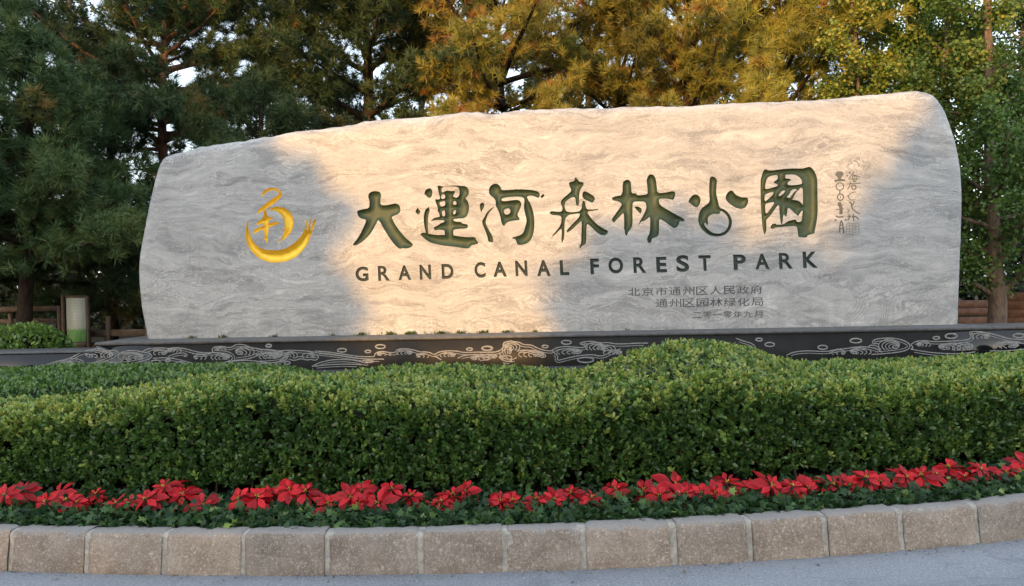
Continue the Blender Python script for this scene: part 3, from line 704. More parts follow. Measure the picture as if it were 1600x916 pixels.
seal = [([(252,690),(262,680),(385,678),(398,692),(398,805),(388,815),(262,818),(250,806),(252,690)], 8), ([(322,682),(324,815)], 7), ([(252,748),(322,744)], 7), ([(324,760),(396,752)], 7), ([(286,684),(284,816)], 6),
        ([(266,710),(312,706)], 6), ([(262,780),(316,776)], 6), ([(340,690),(344,750),(388,700)], 6), ([(360,690),(362,812)], 6), ([(334,790),(390,782)], 6), ([(346,720),(392,726)], 6)]
ribbon([(densify(ZS(L), .01, False), w_ * mm) for L, w_ in seal], 'seal_mark', M_SEAL, mon, 0, .0024, face_depth, 'small square seal mark')
# faint line carving of waves and clouds low on the slab
ZL = zz(200, 330, 4.36); ZR = zz(1230, 430, 5.926)
low = [ZL(L) for L in [[(420,655),(480,650),(560,625),(640,582),(705,578),(735,525),(800,490),(795,472)], [(560,440),(600,470),(608,540),(660,556)], [(390,610),(430,585),(440,600)], [(700,690),(760,720),(880,735),(920,715),(1000,735),(1060,745),(1095,790),(1090,840)],
       [(130,770),(200,810),(280,820),(302,780),(296,740)], [(280,820),(360,840),(410,880)], [(490,800),(560,780),(620,780)], [(560,680),(620,600)], [(170,460),(240,400),(215,380)], [(170,460),(210,490),(200,530)], [(290,470),(400,480),(420,510),(520,515)],
       [(610,640),(680,690),(700,690)], [(420,120),(420,480)], [(484,200),(484,410)], [(150,590),(260,575),(330,600)]]]
for cx, cy, r in ((330,740,46),(740,770,56),(690,810,44),(930,780,50),(560,700,38),(240,140,40),(270,190,34),(1040,800,44)):
    for k in (1, .7, .42): low.append(ZL(circ(cx, cy, r * k, r * .72 * k, 16, 190, 430 + 60 * k)))
low += [ZR(L) for L in [[(540,110),(600,90),(680,100),(740,80),(800,115),(850,130),(900,110),(960,105),(1020,115),(1100,80),(1180,60),(1240,75),(1290,20)], [(0,210),(60,250),(200,270),(210,300)], [(380,260),(430,235),(490,230),(540,220),(590,240)], [(80,430),(140,445),(300,410)],
        [(1540,200),(1545,260),(1520,320),(1440,390)], [(540,150),(580,160),(600,150)], [(0,420),(60,380),(110,330)], [(1050,330),(1120,300),(1260,230)]]]
for k in range(5): low.append(ZR([(600 + 34 * k, 165 + 3 * k), (650 + 30 * k, 230 + 2 * k), (620 + 34 * k, 310), (530 + 34 * k, 400 + 4 * k), (480 + 34 * k, 440)]))
for k in range(5): low.append(ZR([(1290 + 46 * k, 250 + 6 * k), (1270 + 46 * k, 310 + 8 * k), (1160 + 46 * k, 365 + 9 * k), (1010 + 46 * k, 415 + 6 * k)]))
for k in range(4): low.append(ZR([(860 + 30 * k, 260 + 4 * k), (880 + 20 * k, 330), (870 + 20 * k, 400), (850 + 20 * k, 450)]))
for cx in range(380, 1240, 74):               # the row of scallops right above the plinth
    by = interp(cx, [(380, 524), (700, 516), (1240, 497)])
    for k in (24, 16, 8):
        low.append(np.array([on_face(cx + k * math.cos(a), by - k * .75 * math.sin(a)) for a in np.linspace(.15, 2.9, 9)]))
ribbon([(curve2(np.asarray(L), .02), .006) for L in low], 'wave_line_carving', M_CUT, mon, 0, .0016, face_depth)

# ------------------------------------------------------------------ plinth of black granite
def polished(name, base, rough, dust, spec=.5):
    t = NT(name); co = t.coord(); f, _ = t.noise(co, 3.0, 6, .65); g, _ = t.noise(co, 90, 3, .7)
    col = t.mix(t.ramp(f, [(.35, dust * .4), (.7, dust)]), tuple(base), (.17, .16, .145))
    col = t.mix(t.ramp(g, [(.62, 0.0), (.75, .35)]), col, (.10, .10, .10))
    t.set(col, rough, spec); return t.m
M_BLACK = polished('dusty_black_granite', (.012, .0115, .011), .40, .12, .13)
M_MIRROR = polished('polished_black_granite', (.006, .007, .009), .07, .05)
M_COPE = plain('grey_granite_coping', (.115, .115, .115), .7, .3, .3, 12, .2)
M_LINE = plain('pale_engraved_line', (.30, .295, .285), .8, .2, .35, 30, .1)
pl = thing('granite_plinth', 'long low black granite plinth under the marble slab with engraved pale wave lines', 'plinth', (STONE_P[0], STONE_P[1], 0), -TH)
PB = -PLINTH_GAP                               # plane of the plinth's front, relative to the stone's face
def pf(px, py): return on_face(px, py, PB)
uL, uM0, uM1 = pf(-190, 560)[0], pf(236, 550)[0], pf(1489, 540)[0]; uW = pf(150, 545)[0]; uR = pf(1800, 520)[0]
zc = ZT - .042
def slab(u0, u1, y0, y1, z0, z1, name, mat, bev=.006):
    return MB().box(((u0 + u1) / 2, (y0 + y1) / 2, (z0 + z1) / 2), (u1 - u0, y1 - y0, z1 - z0), 0, bev).build(name, mat, pl)
zw = pf(70, 553)[1]
slab(uL, uW - .003, PB, .1, .16, zw, 'end_panel', M_MIRROR)
slab(uL, uW - .012, PB - .012, .1, zw, zw + .025, 'coping', M_COPE, .008)
slab(uW, uM0 - .003, PB, 1.2, .16, zc, 'end_panel', M_MIRROR)
slab(uM0, uM1, PB, 1.2, .16, zc, 'front_panel', M_BLACK)
uS = on_face(1506, 500)[0] + .06
slab(uM1 + .003, uR, PB, .1, .16, zc, 'end_panel', M_MIRROR)
slab(uW - .01, uS, PB - .014, 1.22, zc, ZT, 'coping', M_COPE, .010)
slab(uS + .004, uR, PB - .014, .12, zc, ZT, 'coping', M_COPE, .010)
slab(uL, uR, PB - .05, PB - .004, .12, pf(500, 577)[1], 'foot_course', M_MIRROR, .006)
def zp(ox, oy, s): return lambda L: np.array([pf(ox + x / s, oy + y / s) for x, y in L])
W1 = zp(50, 520, 4); W2 = zp(400, 510, 4); W3 = zp(750, 500, 4); W4 = zp(1150, 495, 3.556)
waves = []
for Wf, LL in ((W1, [[(0,232),(60,215),(130,185),(200,170),(260,160),(310,170),(330,190),(315,215),(290,232)], [(205,170),(260,150),(290,130),(350,110),(400,100),(440,100),(455,115),(500,110),(535,115),(545,130),(520,155),(480,170),(430,190),(360,205),(300,225)],
      [(545,130),(580,115),(640,110),(690,120),(740,130),(755,150),(720,170),(640,190),(540,200),(450,195),(380,205),(300,228)], [(690,120),(720,100),(780,95),(830,95),(850,100),(900,92),(960,100),(1010,115),(1060,125),(1130,125),(1180,125)],
      [(755,160),(850,155),(930,170),(1000,190),(1080,205),(1160,195),(1230,180),(1260,160),(1230,130),(1130,125),(1125,105),(1140,88),(1190,85),(1230,95),(1260,85),(1280,70),(1330,75),(1370,95),(1430,100),(1440,120),(1400,150),(1340,165),(1250,175)],
      [(1430,105),(1500,110),(1540,125),(1580,110),(1620,110)], [(1240,180),(1350,170),(1450,185),(1520,190),(1580,160),(1600,140)], [(850,150),(900,130),(960,125),(975,145),(950,150)], [(1000,130),(1060,135),(1120,130)]]),
    (W2, [[(0,140),(40,145),(90,145),(140,155),(190,150),(230,150),(330,155),(380,165),(480,175),(580,190),(680,205),(800,205)], [(370,155),(450,160),(550,175),(650,190),(740,190)], [(0,180),(30,165),(140,170),(190,185),(200,200),(160,220),(80,232),(0,230)],
      [(140,155),(200,180),(190,200)], [(330,155),(380,180),(395,195),(370,215),(345,205),(320,212),(280,200),(240,215),(205,205)], [(350,250),(400,225),(480,208),(560,207),(640,215),(680,230),(720,225)], [(350,250),(450,240),(560,235),(660,240)],
      [(740,190),(745,165),(790,155),(840,165),(870,165),(880,145),(930,138),(990,148),(1020,160),(1080,160),(1115,180),(1140,160),(1200,152),(1260,155),(1300,165),(1400,160),(1480,165),(1530,150),(1550,130),(1540,110),(1570,95),(1600,90)],
      [(1115,185),(1160,210)], [(1260,200),(1300,180),(1400,175),(1480,180),(1470,205),(1400,215)], [(1530,200),(1560,220),(1600,215)]]),
    (W3, [[(0,205),(60,200),(120,200),(150,165),(145,140),(190,132),(250,140),(270,155),(320,155),(355,175),(400,190),(450,195),(470,175),(530,165),(590,170),(650,175),(660,160),(620,150),(640,138),(700,132),(750,145),(800,140),(840,150),(900,150),(980,145),(1050,145)],
      [(450,195),(490,225),(480,255),(520,245),(600,225),(700,215),(760,230),(820,200),(880,180)], [(120,205),(140,240),(200,250),(230,235)], [(230,195),(290,185),(330,200),(400,210),(415,230),(380,235)]]),
    (W4, [[(0,120),(40,135),(80,145),(110,165),(100,185)], [(280,215),(320,195),(400,188),(500,195),(560,180),(610,178),(650,170),(720,165),(790,180),(810,200)], [(730,170),(750,155),(790,165),(800,190)],
      [(790,150),(755,150),(760,130),(800,120),(870,118),(930,130),(970,155),(960,180),(920,195),(830,205),(750,210)], [(970,155),(1000,135),(1050,132),(1100,140),(1200,135),(1290,130),(1310,110),(1290,85),(1340,80),(1400,90),(1460,105),(1520,125),(1600,125)],
      [(970,180),(1050,195),(1150,205),(1260,205),(1330,195)], [(970,155),(985,172),(970,182)], [(520,200),(550,185),(590,180)], [(1430,165),(1480,140),(1540,140),(1600,150)], [(1410,190),(1500,190),(1600,180)]])):
    for L in LL:
        c_ = curve2(Wf(L), .02); waves.append((c_, .013))
        tg = np.gradient(c_, axis=0); tg /= np.linalg.norm(tg, axis=1)[:, None] + 1e-9
        if len(c_) > 12: waves.append(((c_ + np.stack([tg[:, 1], -tg[:, 0]], -1) * .030)[4:-4], .009))
for Wf, cs in ((W1, [(775,183,28,12),(850,173,16,8),(928,193,28,12),(1480,80,16,9)]), (W2, [(80,122,18,8),(538,150,28,11),(700,157,18,8),(778,127,30,12),(196,228,18,9),(1335,143,18,8),(1447,137,32,13)]),
               (W3, [(42,178,30,12),(407,166,18,8),(540,140,30,12),(660,250,50,16)]), (W4, [(128,127,18,8),(187,154,26,11),(481,170,26,11),(665,133,32,12),(1112,118,18,8),(1195,107,33,13),(1570,105,30,11)])):
    waves += [(Wf(circ(*c)), .016) for c in cs]
def curl(Wf, cx, cy, rx, ry, n=3, fl=1):       # a whirl of nested arcs with a hooked centre
    for k in range(n):                         # comb of arcs sharing one tail, as in a breaking wave
        f = 1 - k / (n + .6); ox = fl * rx * (1 - f) * .8; oy = ry * (1 - f) * .35
        waves.append((curve2(Wf([(cx + ox - fl * rx * f * math.cos(a), cy + oy - ry * f * math.sin(a)) for a in np.linspace(math.radians(-42 - 8 * k), math.radians(168 + 8 * k), 12)]), .02), .011))
    waves.append((curve2(Wf([(cx + fl * rx * .55 + fl * rx * .30 * q * math.cos(a), cy + ry * .15 + ry * .42 * q * math.sin(a)) for q, a in zip(np.linspace(1, .15, 14), np.linspace(0, 7.5, 14))]), .015), .012))
for Wf, cs in ((W1, [(200,200,70,24,4,1),(410,140,80,28,3,-1),(620,150,80,28,4,1),(470,140,40,24,3,1),(790,125,60,22,3,1),(890,112,46,16,3,-1),(1180,155,60,22,4,1),(1050,155,40,18,2,-1),(1180,105,34,14,2,-1),(1330,120,60,32,4,-1),(1500,145,60,24,4,1)]),
               (W2, [(80,190,60,22,3,1),(220,180,40,22,3,-1),(330,185,40,18,2,1),(800,175,44,14,2,-1),(930,165,50,18,3,1),(1040,185,40,16,2,-1),(1200,180,50,18,3,1),(1400,200,60,18,3,-1),(700,220,40,10,2,1),(1570,150,30,40,3,1)]),
               (W3, [(200,170,50,30,4,-1),(320,215,80,26,4,1),(560,200,80,22,4,1),(720,170,60,28,4,1),(800,180,46,22,3,-1),(60,230,50,16,2,1),(160,235,40,14,2,-1),(830,205,60,18,3,1)]),
               (W4, [(850,160,60,34,5,1),(690,195,60,22,4,-1),(570,200,40,16,2,1),(1040,155,40,16,3,-1),(1200,170,80,24,4,-1),(1260,170,60,26,3,1),(1360,110,50,22,3,1),(1500,160,70,22,4,1)])):
    for c in cs: curl(Wf, *c)
ribbon(waves, 'wave_engraving', M_LINE, pl, PB, .0022)
# little weeds in the joint at the foot of the slab
gp = []
for px, wd in ((520, 3), (565, 11), (610, 12), (640, 18), (690, 20), (720, 8), (755, 9), (792, 9), (300, 4), (350, 5), (430, 5), (835, 3), (980, 2)):
    n = int(7 * wd); c = on_face(px, 520)[0]
    gp.append(np.stack([c + RNG.normal(0, .02 + wd / F * 5 * RNG.random(n) ** 2, n), RNG.uniform(-.05, -.005, n), np.full(n, ZT + .001)], -1))
gp = np.concatenate(gp); n = len(gp); D = rnd(n) * .5 + [0, -.3, 1]
V, Fc, tt = scatter(gp, D, rnd(n), RNG.uniform(.015, .06, n) * RNG.uniform(.4, 1.2, n), RNG.uniform(.008, .02, n), RNG.random(n))
o = mesh_np('weeds', V, Fc, M_GRASS, None, tt); o.location = mon.location; o.rotation_euler = mon.rotation_euler
tag(o, 'tiny green weeds and moss growing along the foot of the marble slab', 'weeds', kind='stuff')

# ------------------------------------------------------------------ hedge
YL = [(-400, 652), (0, 635), (150, 619), (270, 604), (400, 591), (500, 599), (600, 605), (700, 611), (800, 615), (900, 616), (1000, 598), (1080, 580), (1150, 580), (1250, 592), (1400, 592), (1600, 580), (2000, 567)]
YR = [(-400, 640), (0, 621), (100, 613), (200, 602), (270, 590), (370, 577), (500, 580), (560, 575), (620, 569), (700, 566), (800, 572), (900, 576), (950, 565), (1000, 544), (1050, 532), (1110, 527), (1160, 537), (1200, 554), (1260, 561), (1400, 561), (1500, 554), (1600, 549), (2000, 530)]
TR = [(-400, .35), (200, .35), (400, .6), (560, 1.1), (700, 1.25), (880, 1.2), (1000, .9), (1110, .75), (1200, 1.0), (1300, 1.3), (1600, 1.3), (2000, 1.3)]
H0 = .62                                       # hedge front face, metres inside the kerb's front line
TOPD = 1.75
def hedge_top(x, t):
    """height of the hedge at along-kerb coordinate x, t metres behind its front face"""
    q = koff(x, H0 + .12); p, _ = project(np.stack([q[..., 0], q[..., 1], np.full(q.shape[:-1], .7)], -1))
    def zof(py, off):
        qq = koff(x, H0 + off); dd = qq[..., 1]
        pp = 800 + F * qq[..., 0] / dd; hz = 440 - ROLL * (pp - 800); py = interp(pp, py); return 1.5 - (py - hz) / F * dd
    zl = zof(YL, .12); tr = interp(p, TR); zr = zof(YR, tr)
    k = np.clip((t - .12) / (tr - .12), 0, 1); k = k * k * (3 - 2 * k) * .55 + k * .45
    z = zl + (zr - zl) * k - .045
    z = z - np.where(t > tr, (t - tr) ** 2 * .35, 0)
    e = np.clip(1 - t / .12, 0, 1); z = z - .09 * e ** 2
    return z + .018 * fbm(x * 2.1, t * 2.1, 1.0, 1.0)
def bulge(x, z): return .018 * fbm(x * 1.6, z * 2.4, 1.0, 5.0)
hx0, hx1 = -5.6, 7.6
def hedge_build(nf, nt):
    # front face points
    x = RNG.uniform(hx0, hx1, nf); zt = hedge_top(x, np.zeros(nf) + .0) ; zt0 = hedge_top(x, np.full(nf, .02))
    v = RNG.random(nf) ** .9; zb = .27 + .05 * fbm(x * 3, x * 0, 1.0, 2.0); z = zb + v * (zt0 - zb)
    dep = np.abs(RNG.normal(0, .035, nf)); lean = .05 * (1 - v)
    q = koff(x, 0); off = H0 + dep + bulge(x, z) + .05 * (1 - v) * 0
    P1 = np.concatenate([koff(x, 0) + knorm(x) * off[:, None], z[:, None]], 1)
    N1 = np.concatenate([-knorm(x), np.full((nf, 1), .35)], 1)
    # top points
    x2 = RNG.uniform(hx0, hx1, nt); t2 = np.where(RNG.random(nt) < .22, RNG.uniform(0, .22, nt), RNG.uniform(0, TOPD, nt)); z2 = hedge_top(x2, t2) - np.abs(RNG.normal(0, .03, nt)) + .012
    P2 = np.concatenate([koff(x2, 0) + knorm(x2) * (H0 + t2 + bulge(x2, z2) * np.clip(1 - t2 / .3, 0, 1))[:, None], z2[:, None]], 1)
    N2 = np.tile([0, -.25, 1.0], (nt, 1))
    nb = 2600; xb = RNG.uniform(hx0, hx1, nb); vb = RNG.random(nb); zb_ = .25 + vb * (hedge_top(xb, np.full(nb, TOPD)) - .27)
    P3_ = np.concatenate([koff(xb, 0) + knorm(xb) * (H0 + TOPD - np.abs(RNG.normal(0, .03, nb)))[:, None], zb_[:, None]], 1)
    P1 = np.concatenate([P1, P3_]); N1 = np.concatenate([N1, np.concatenate([knorm(xb), np.full((nb, 1), .35)], 1)]); v = np.concatenate([v, vb]); nf += nb
    P = np.concatenate([P1, P2]); N = unit(np.concatenate([N1, N2])); n = len(P)
    v = np.concatenate([v, np.ones(nt)]); isT = np.concatenate([np.zeros(nf, bool), np.ones(nt, bool)])
    pit = fbm(P[:, 0] * 6.5, P[:, 2] * 7.5 + P[:, 1] * 5, 1.0, 9.0); P = P - N * (np.clip(pit - .2, 0, 1) * np.where(isT, .035, .115))[:, None]
    A = unit(N * .60 + rnd(n) * .38 + np.array([0, 0, .45]))                      # shoot axes; a whorl of leaves on each
    K = 6; P = np.repeat(P, K, 0); A = np.repeat(A, K, 0); N = np.repeat(N, K, 0); v = np.repeat(v, K); isT = np.repeat(isT, K)
    sh = np.repeat(np.arange(n), K); lev = np.tile(np.arange(K), n) / (K - 1); n = n * K
    e1 = unit(np.cross(A, [0.31, .77, .21])); e2 = np.cross(A, e1); ph = np.tile(np.arange(K) * 2.2, n // K) + np.repeat(RNG.uniform(0, 6.28, n // K), K) + RNG.normal(0, .3, n)
    rad = e1 * np.cos(ph)[:, None] + e2 * np.sin(ph)[:, None]
    op = np.clip(1.15 - .75 * lev + RNG.normal(0, .18, n), .15, 1.5)[:, None]
    D = unit(A * np.cos(op) + rad * np.sin(op)); BN = unit(A * np.sin(op) - rad * np.cos(op) + rnd(n) * .25)
    P = P + A * (.030 * (lev - .6))[:, None]
    top_ = isT
    clump = fbm(P[:, 0] * 3.2, P[:, 2] * 3.7 + P[:, 1] * 2.5, 1.0, .5) * .5 + .5
    tint = .26 + .22 * clump + (RNG.normal(0, .11, n // K))[sh] + RNG.normal(0, .06, n) + .10 * (lev - .5)
    new = np.where(top_, .54, np.clip((v - .72) / .28, 0, 1) * .18)      # young shoots at the clipped top, plus skylight on it painted in
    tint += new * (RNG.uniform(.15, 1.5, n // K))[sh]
    px, _ = project(P); yel = np.clip((330 - px) / 330, 0, 1)                            # yellow sunlight on the left stretch, painted into the tint
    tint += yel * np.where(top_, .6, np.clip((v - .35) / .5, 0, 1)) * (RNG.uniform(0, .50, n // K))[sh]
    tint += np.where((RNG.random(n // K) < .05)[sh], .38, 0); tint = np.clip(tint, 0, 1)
    L = RNG.uniform(.030, .048, n) * (1.1 - .3 * lev)
    return scatter(P, D, BN, L, L * RNG.uniform(.50, .66, n), tint)
hedge = thing('hedge', 'long clipped front hedge of small glossy leaves with a rounded hump near its middle', 'hedge', (0, float(ky(0)) + H0, .2))
hofs = np.array([0, float(ky(0)) + H0, .2])
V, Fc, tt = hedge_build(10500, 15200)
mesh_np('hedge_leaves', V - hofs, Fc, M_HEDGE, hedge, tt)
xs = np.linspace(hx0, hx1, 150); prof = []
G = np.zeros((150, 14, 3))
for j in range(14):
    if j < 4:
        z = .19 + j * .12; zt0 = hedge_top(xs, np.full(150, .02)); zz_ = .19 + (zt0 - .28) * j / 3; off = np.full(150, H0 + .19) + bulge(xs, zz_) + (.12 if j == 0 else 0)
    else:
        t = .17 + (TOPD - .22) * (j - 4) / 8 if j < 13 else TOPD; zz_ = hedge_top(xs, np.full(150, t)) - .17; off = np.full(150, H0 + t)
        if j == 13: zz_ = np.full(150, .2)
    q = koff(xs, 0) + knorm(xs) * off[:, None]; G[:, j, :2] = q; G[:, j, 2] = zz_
MB().grid(G - hofs).build('shade_core', M_CORE, hedge, True)
# stems showing under the skirt of the hedge
mb = MB()
for x in np.arange(hx0, hx1, .16):
    x += random.uniform(-.06, .06); q = koff(np.array(x), H0 + random.uniform(.05, .16)); a = random.uniform(-.06, .06)
    mb.tube([(q[0], q[1], .17), (q[0] + a, q[1] + .01, .30), (q[0] + 2 * a, q[1] + .03, .46)], [.011, .009, .006], 5)
mb.v = [v - hofs for v in mb.v]; mb.build('stems', M_GREYBARK, hedge, True)

def leafy_mass(name, label, cat, ctr, size, n, leaf, mat, tint0=.35, tintv=.2, flat=.0, core=True, group=None, rz=0.0, boxy=2.0):
    """a clipped shrub: superellipsoid shell of leaves round a near-black core standing for inner shade"""
    th = thing(name, label, cat, ctr, rz, group); sx, sy, sz = size
    d = rnd(n * 2); d[:, 2] = np.abs(d[:, 2]) * .9 + .0; d = unit(d)[:n]
    r = 1 / ((np.abs(d) ** boxy).sum(1)) ** (1 / boxy)
    r = r * (1 + .06 * fbm(d[:, 0] * 3, d[:, 1] * 3 + d[:, 2] * 2, 1.0, 1.0)) - np.abs(RNG.normal(0, .03, n))
    P = d * r[:, None] * np.array([sx, sy, sz]); N = unit(d / np.array([sx, sy, sz]))
    D = unit(N * .6 + rnd(n) * .5 + [0, 0, .4]); BN = unit(N * .6 + rnd(n) * .5 + [0, 0, .3])
    t = np.clip(tint0 + tintv * (fbm(P[:, 0] * 4, P[:, 1] * 4 + P[:, 2] * 3) * .5 + RNG.normal(0, .6, n)) + .15 * d[:, 2], 0, 1)
    L = RNG.uniform(.7, 1.2, n) * leaf
    V, Fc, tt = scatter(P, D, BN, L, L * .6, t); mesh_np('leaves', V, Fc, mat, th, tt)
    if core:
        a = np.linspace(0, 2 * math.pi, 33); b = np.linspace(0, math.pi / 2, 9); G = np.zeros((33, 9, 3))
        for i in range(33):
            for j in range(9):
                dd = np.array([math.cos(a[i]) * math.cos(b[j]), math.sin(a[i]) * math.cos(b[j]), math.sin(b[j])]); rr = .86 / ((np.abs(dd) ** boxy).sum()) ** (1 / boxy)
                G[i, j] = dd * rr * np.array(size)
        MB().grid(G).build('shade_core', M_CORE, th, True)
    return th
# low second row behind the left end, and the round shrub beyond the plinth
a_ = at_depth(60, 586, 7.0)
leafy_mass('low_hedge', 'lower dark green clipped hedge behind the front hedge, at the foot of the plinth', 'hedge', (a_[0] - .3, 7.0, .22), (3.0, 1.1, a_[2] - .22 - .0), 34000, .042, M_HEDGE, .42, .2, boxy=5.0)
a_ = at_depth(36, 512, 10.9)
leafy_mass('round_shrub', 'rounded bright green shrub behind the low left end of the black plinth', 'shrub', (a_[0] - .05, 11.0, .25), (.66, .7, a_[2] - .25 + .02), 4200, .075, M_HEDGE, .55, .22, boxy=2.2)

# ------------------------------------------------------------------ ivy ground cover
IVY = np.array([[0, 0, 0], [.12, -.30, .03], [.02, -.52, 0], [.42, -.30, .05], [.58, -.50, 0], [.62, -.18, .05], [1, 0, -.08], [.62, .18, .05], [.58, .50, 0], [.42, .30, .05], [.02, .52, 0], [.12, .30, .03]])
IVY_F = np.array([[0, 3, 2, 1], [0, 5, 4, 3], [0, 7, 6, 5], [0, 9, 8, 7], [0, 11, 10, 9]])
n = 17500; x = RNG.uniform(-5.2, 6.8, n); e = .022 * fbm(x * 5, x, 1.0, 4.0) + .014 * np.sin(x * 23 + 3 * np.sin(x * 5))
t = .128 + e + RNG.random(n) ** 1.2 * .52; q = koff(x, 0) + knorm(x) * t[:, None]
hump = .034 + .030 * fbm(x * 3.5, t * 5, 1.0, 2.5)
z = .20 + np.clip((t - .12) / .12, 0, 1) * hump * RNG.random(n) ** .5 + .006 + np.where(RNG.random(n) < .06, .03, 0)
P = np.concatenate([q, z[:, None]], 1); D = unit(rnd(n) * .8 + [0, -.5, .15]); N = unit(rnd(n) * .45 + [0, -.35, .9])
cl = fbm(x * 6, t * 7, 1.0, 7.0)
tt_ = np.clip(.40 + .22 * cl + RNG.normal(0, .20, n) + np.where((cl > .55) & (RNG.random(n) < .4), .4, 0), 0, 1); L = RNG.uniform(.028, .060, n)
V, Fc, tt = scatter(P, D, N, L, L * .95, tt_, IVY, IVY_F)
tag(mesh_np('ivy_ground_cover', V, Fc, M_IVY, None, tt), 'dark green ivy carpet between the kerb and the red poinsettias', 'ivy', kind='stuff')

# ------------------------------------------------------------------ poinsettias
BR = np.array([[0, 0, 0], [.22, -.20, .03], [.50, -.36, .07], [.76, -.24, .02], [1, 0, -.14], [.76, .24, .02], [.50, .36, .07], [.22, .20, .03], [.5, 0, -.02], [.76, 0, -.06], [.22, 0, 0]])
BR_F = np.array([[0, 10, 1, 1], [10, 8, 2, 1], [8, 9, 3, 2], [9, 4, 3, 3], [0, 7, 10, 10], [10, 7, 6, 8], [8, 6, 5, 9], [9, 5, 4, 4]])
BR_F = np.array([[10, 8, 2, 1], [8, 9, 3, 2], [10, 7, 6, 8], [8, 6, 5, 9]]); BR_T = np.array([[0, 10, 1], [9, 4, 3], [0, 7, 10], [9, 5, 4]])
def bract_set(n, L0, L1, droop, tint, z=0.0, ph=0.0, wide=.74):
    P = []; D = []; N = []; L = []
    for k in range(n):
        a = ph + 2 * math.pi * k / n + random.uniform(-.28, .28); dr = droop + random.uniform(-.18, .18)
        d = np.array([math.cos(a) * math.cos(dr), math.sin(a) * math.cos(dr), -math.sin(dr)])
        P.append(d * .012 + [0, 0, z]); D.append(d); tw = random.uniform(-.5, .5)
        s = np.array([-math.sin(a), math.cos(a), 0]); nn_ = np.cross(d, s) * -1
        nn_ = nn_ if nn_[2] > 0 else -nn_; N.append(nn_ * math.cos(tw) + s * math.sin(tw)); L.append(random.uniform(L0, L1))
    L = np.array(L); t = np.clip(tint + RNG.normal(0, .22, n), 0, 1)
    V, Q, tt = scatter(np.array(P), np.array(D), np.array(N), L, L * wide * RNG.uniform(.85, 1.15, n), t, BR, BR_F)
    T = (np.arange(n)[:, None, None] * len(BR) + BR_T[None]).reshape(-1, 3)
    tt = np.clip(tt + np.tile([-.25, .0, .08, .06, -.05, .06, .08, .0, -.22, -.14, -.25], n), 0, 1)     # darker midrib
    return V, Q, T, tt
def merge(sets):
    V = []; Q = []; T = []; t = []; o = 0
    for v, q, tr, ti in sets:
        V.append(v); Q.append(q + o); T.append(tr + o); t.append(ti); o += len(v)
    return np.concatenate(V), [np.concatenate(Q), np.concatenate(T)], np.concatenate(t)
def make_poinsettia(kind):
    """head centre at the origin, facing up; the plant's stem hangs below"""
    th = thing('poinsettia', '', 'flower', (0, 0, 0), 0, 'red poinsettias along the kerb')
    n1 = (6, 7, 5, 6, 7)[kind]
    S = [bract_set(n1, .085, .125, .42, .45, -.008, .2), bract_set(n1 - 1, .06, .095, .10, .55, .004, .6), bract_set(4, .03, .05, -.45, .7, .008, .1)]
    if kind in (1, 3):                          # a second, lower head on a side shoot
        v, q, tr, ti = bract_set(5, .07, .10, .35, .40, 0, 1.0); v = v + np.array([.075 if kind == 1 else -.07, -.035, -.055]); S.append((v, q, tr, ti))
    V, Fs, tt = merge(S); mesh_np('bracts', V, Fs, M_BRACT, th, tt)
    V, Fs, tt = merge([bract_set(6, .09, .12, .40, .45, -.04, .5, .60), bract_set(5, .08, .12, .6, .35, -.08, .1, .6)]); mesh_np('leaves', V, Fs, M_PLEAF, th, tt)
    m_ = MB()
    for k in range(5):
        a = k * 2.4; r = .003 * math.sqrt(k); c = np.array([r * math.cos(a) * 2, r * math.sin(a) * 2, .010])
        m_.tube([c, c + [0, 0, .006], c + [0, 0, .010]], [.002, .003, .001], 6)
    m_.build('buds', M_CYATH, th, True)
    MB().tube([(0, 0, .004), (.004, .006, -.08), (.0, .02, -.24)], [.005, .006, .007], 6).build('stem', M_PLEAF, th, True)
    return th
protos = [make_poinsettia(k) for k in range(5)]
FL = [(-30, 778), (8, 773), (35, 766), (72, 792), (104, 782), (120, 788), (150, 772), (182, 793), (203, 788), (228, 779), (256, 760), (285, 773), (318, 796), (374, 778), (402, 776), (424, 774), (452, 764), (478, 768), (512, 790), (548, 776), (560, 806), (566, 766), (590, 790), (612, 764), (642, 774), (690, 790), (708, 776), (728, 766), (782, 784), (800, 782), (838, 794), (866, 790), (893, 772), (925, 778), (962, 764), (1006, 766), (1030, 784), (1055, 756), (1060, 772), (1072, 770), (1096, 774), (1118, 782), (1136, 754), (1172, 758), (1205, 758), (1238, 760), (1262, 766), (1300, 758), (1328, 758), (1352, 746), (1375, 752), (1415, 744), (1440, 742), (1462, 740), (1482, 730), (1508, 748), (1532, 733), (1572, 738), (1596, 742), (1600, 724)]
used = {}; flowers = []
for i, (px, py) in enumerate(FL):
    off = .37 + (.09 if py < interp(px, [(0, 772), (300, 776), (600, 776), (850, 780), (1100, 764), (1350, 745), (1600, 725)]) else -.02)
    X = 0.0
    for _ in range(30):
        Y = float(ky(X)) + off; p = at_depth(px, py + 5, Y); X = float(p[0])
    p[2] = min(max(p[2], .25), .33)
    src = protos[(i * 3 + 1) % 5] if i >= 5 else protos[i]
    if i < 5: o = src
    else:
        o = src.copy(); C.objects.link(o)
        for ch in list(src.children):
            c = ch.copy(); C.objects.link(c); c.parent = o
    o.location = (p[0], p[1], p[2] + .015); s = random.uniform(.76, 1.14); o.scale = (s, s, s)
    o.rotation_euler = (random.uniform(.15, 1.0), random.uniform(-.45, .45), 0); o.rotation_euler.rotate_axis('Z', random.uniform(0, 6.28))
    flowers.append((px, o))
flowers.sort(key=lambda a: a[0])
ORD = ['first', 'second', 'third', 'fourth', 'fifth', 'sixth', 'seventh', 'eighth', 'ninth', 'tenth', 'eleventh', 'twelfth', 'thirteenth']
vis = [j for j in joints if -10 < j < 1640]
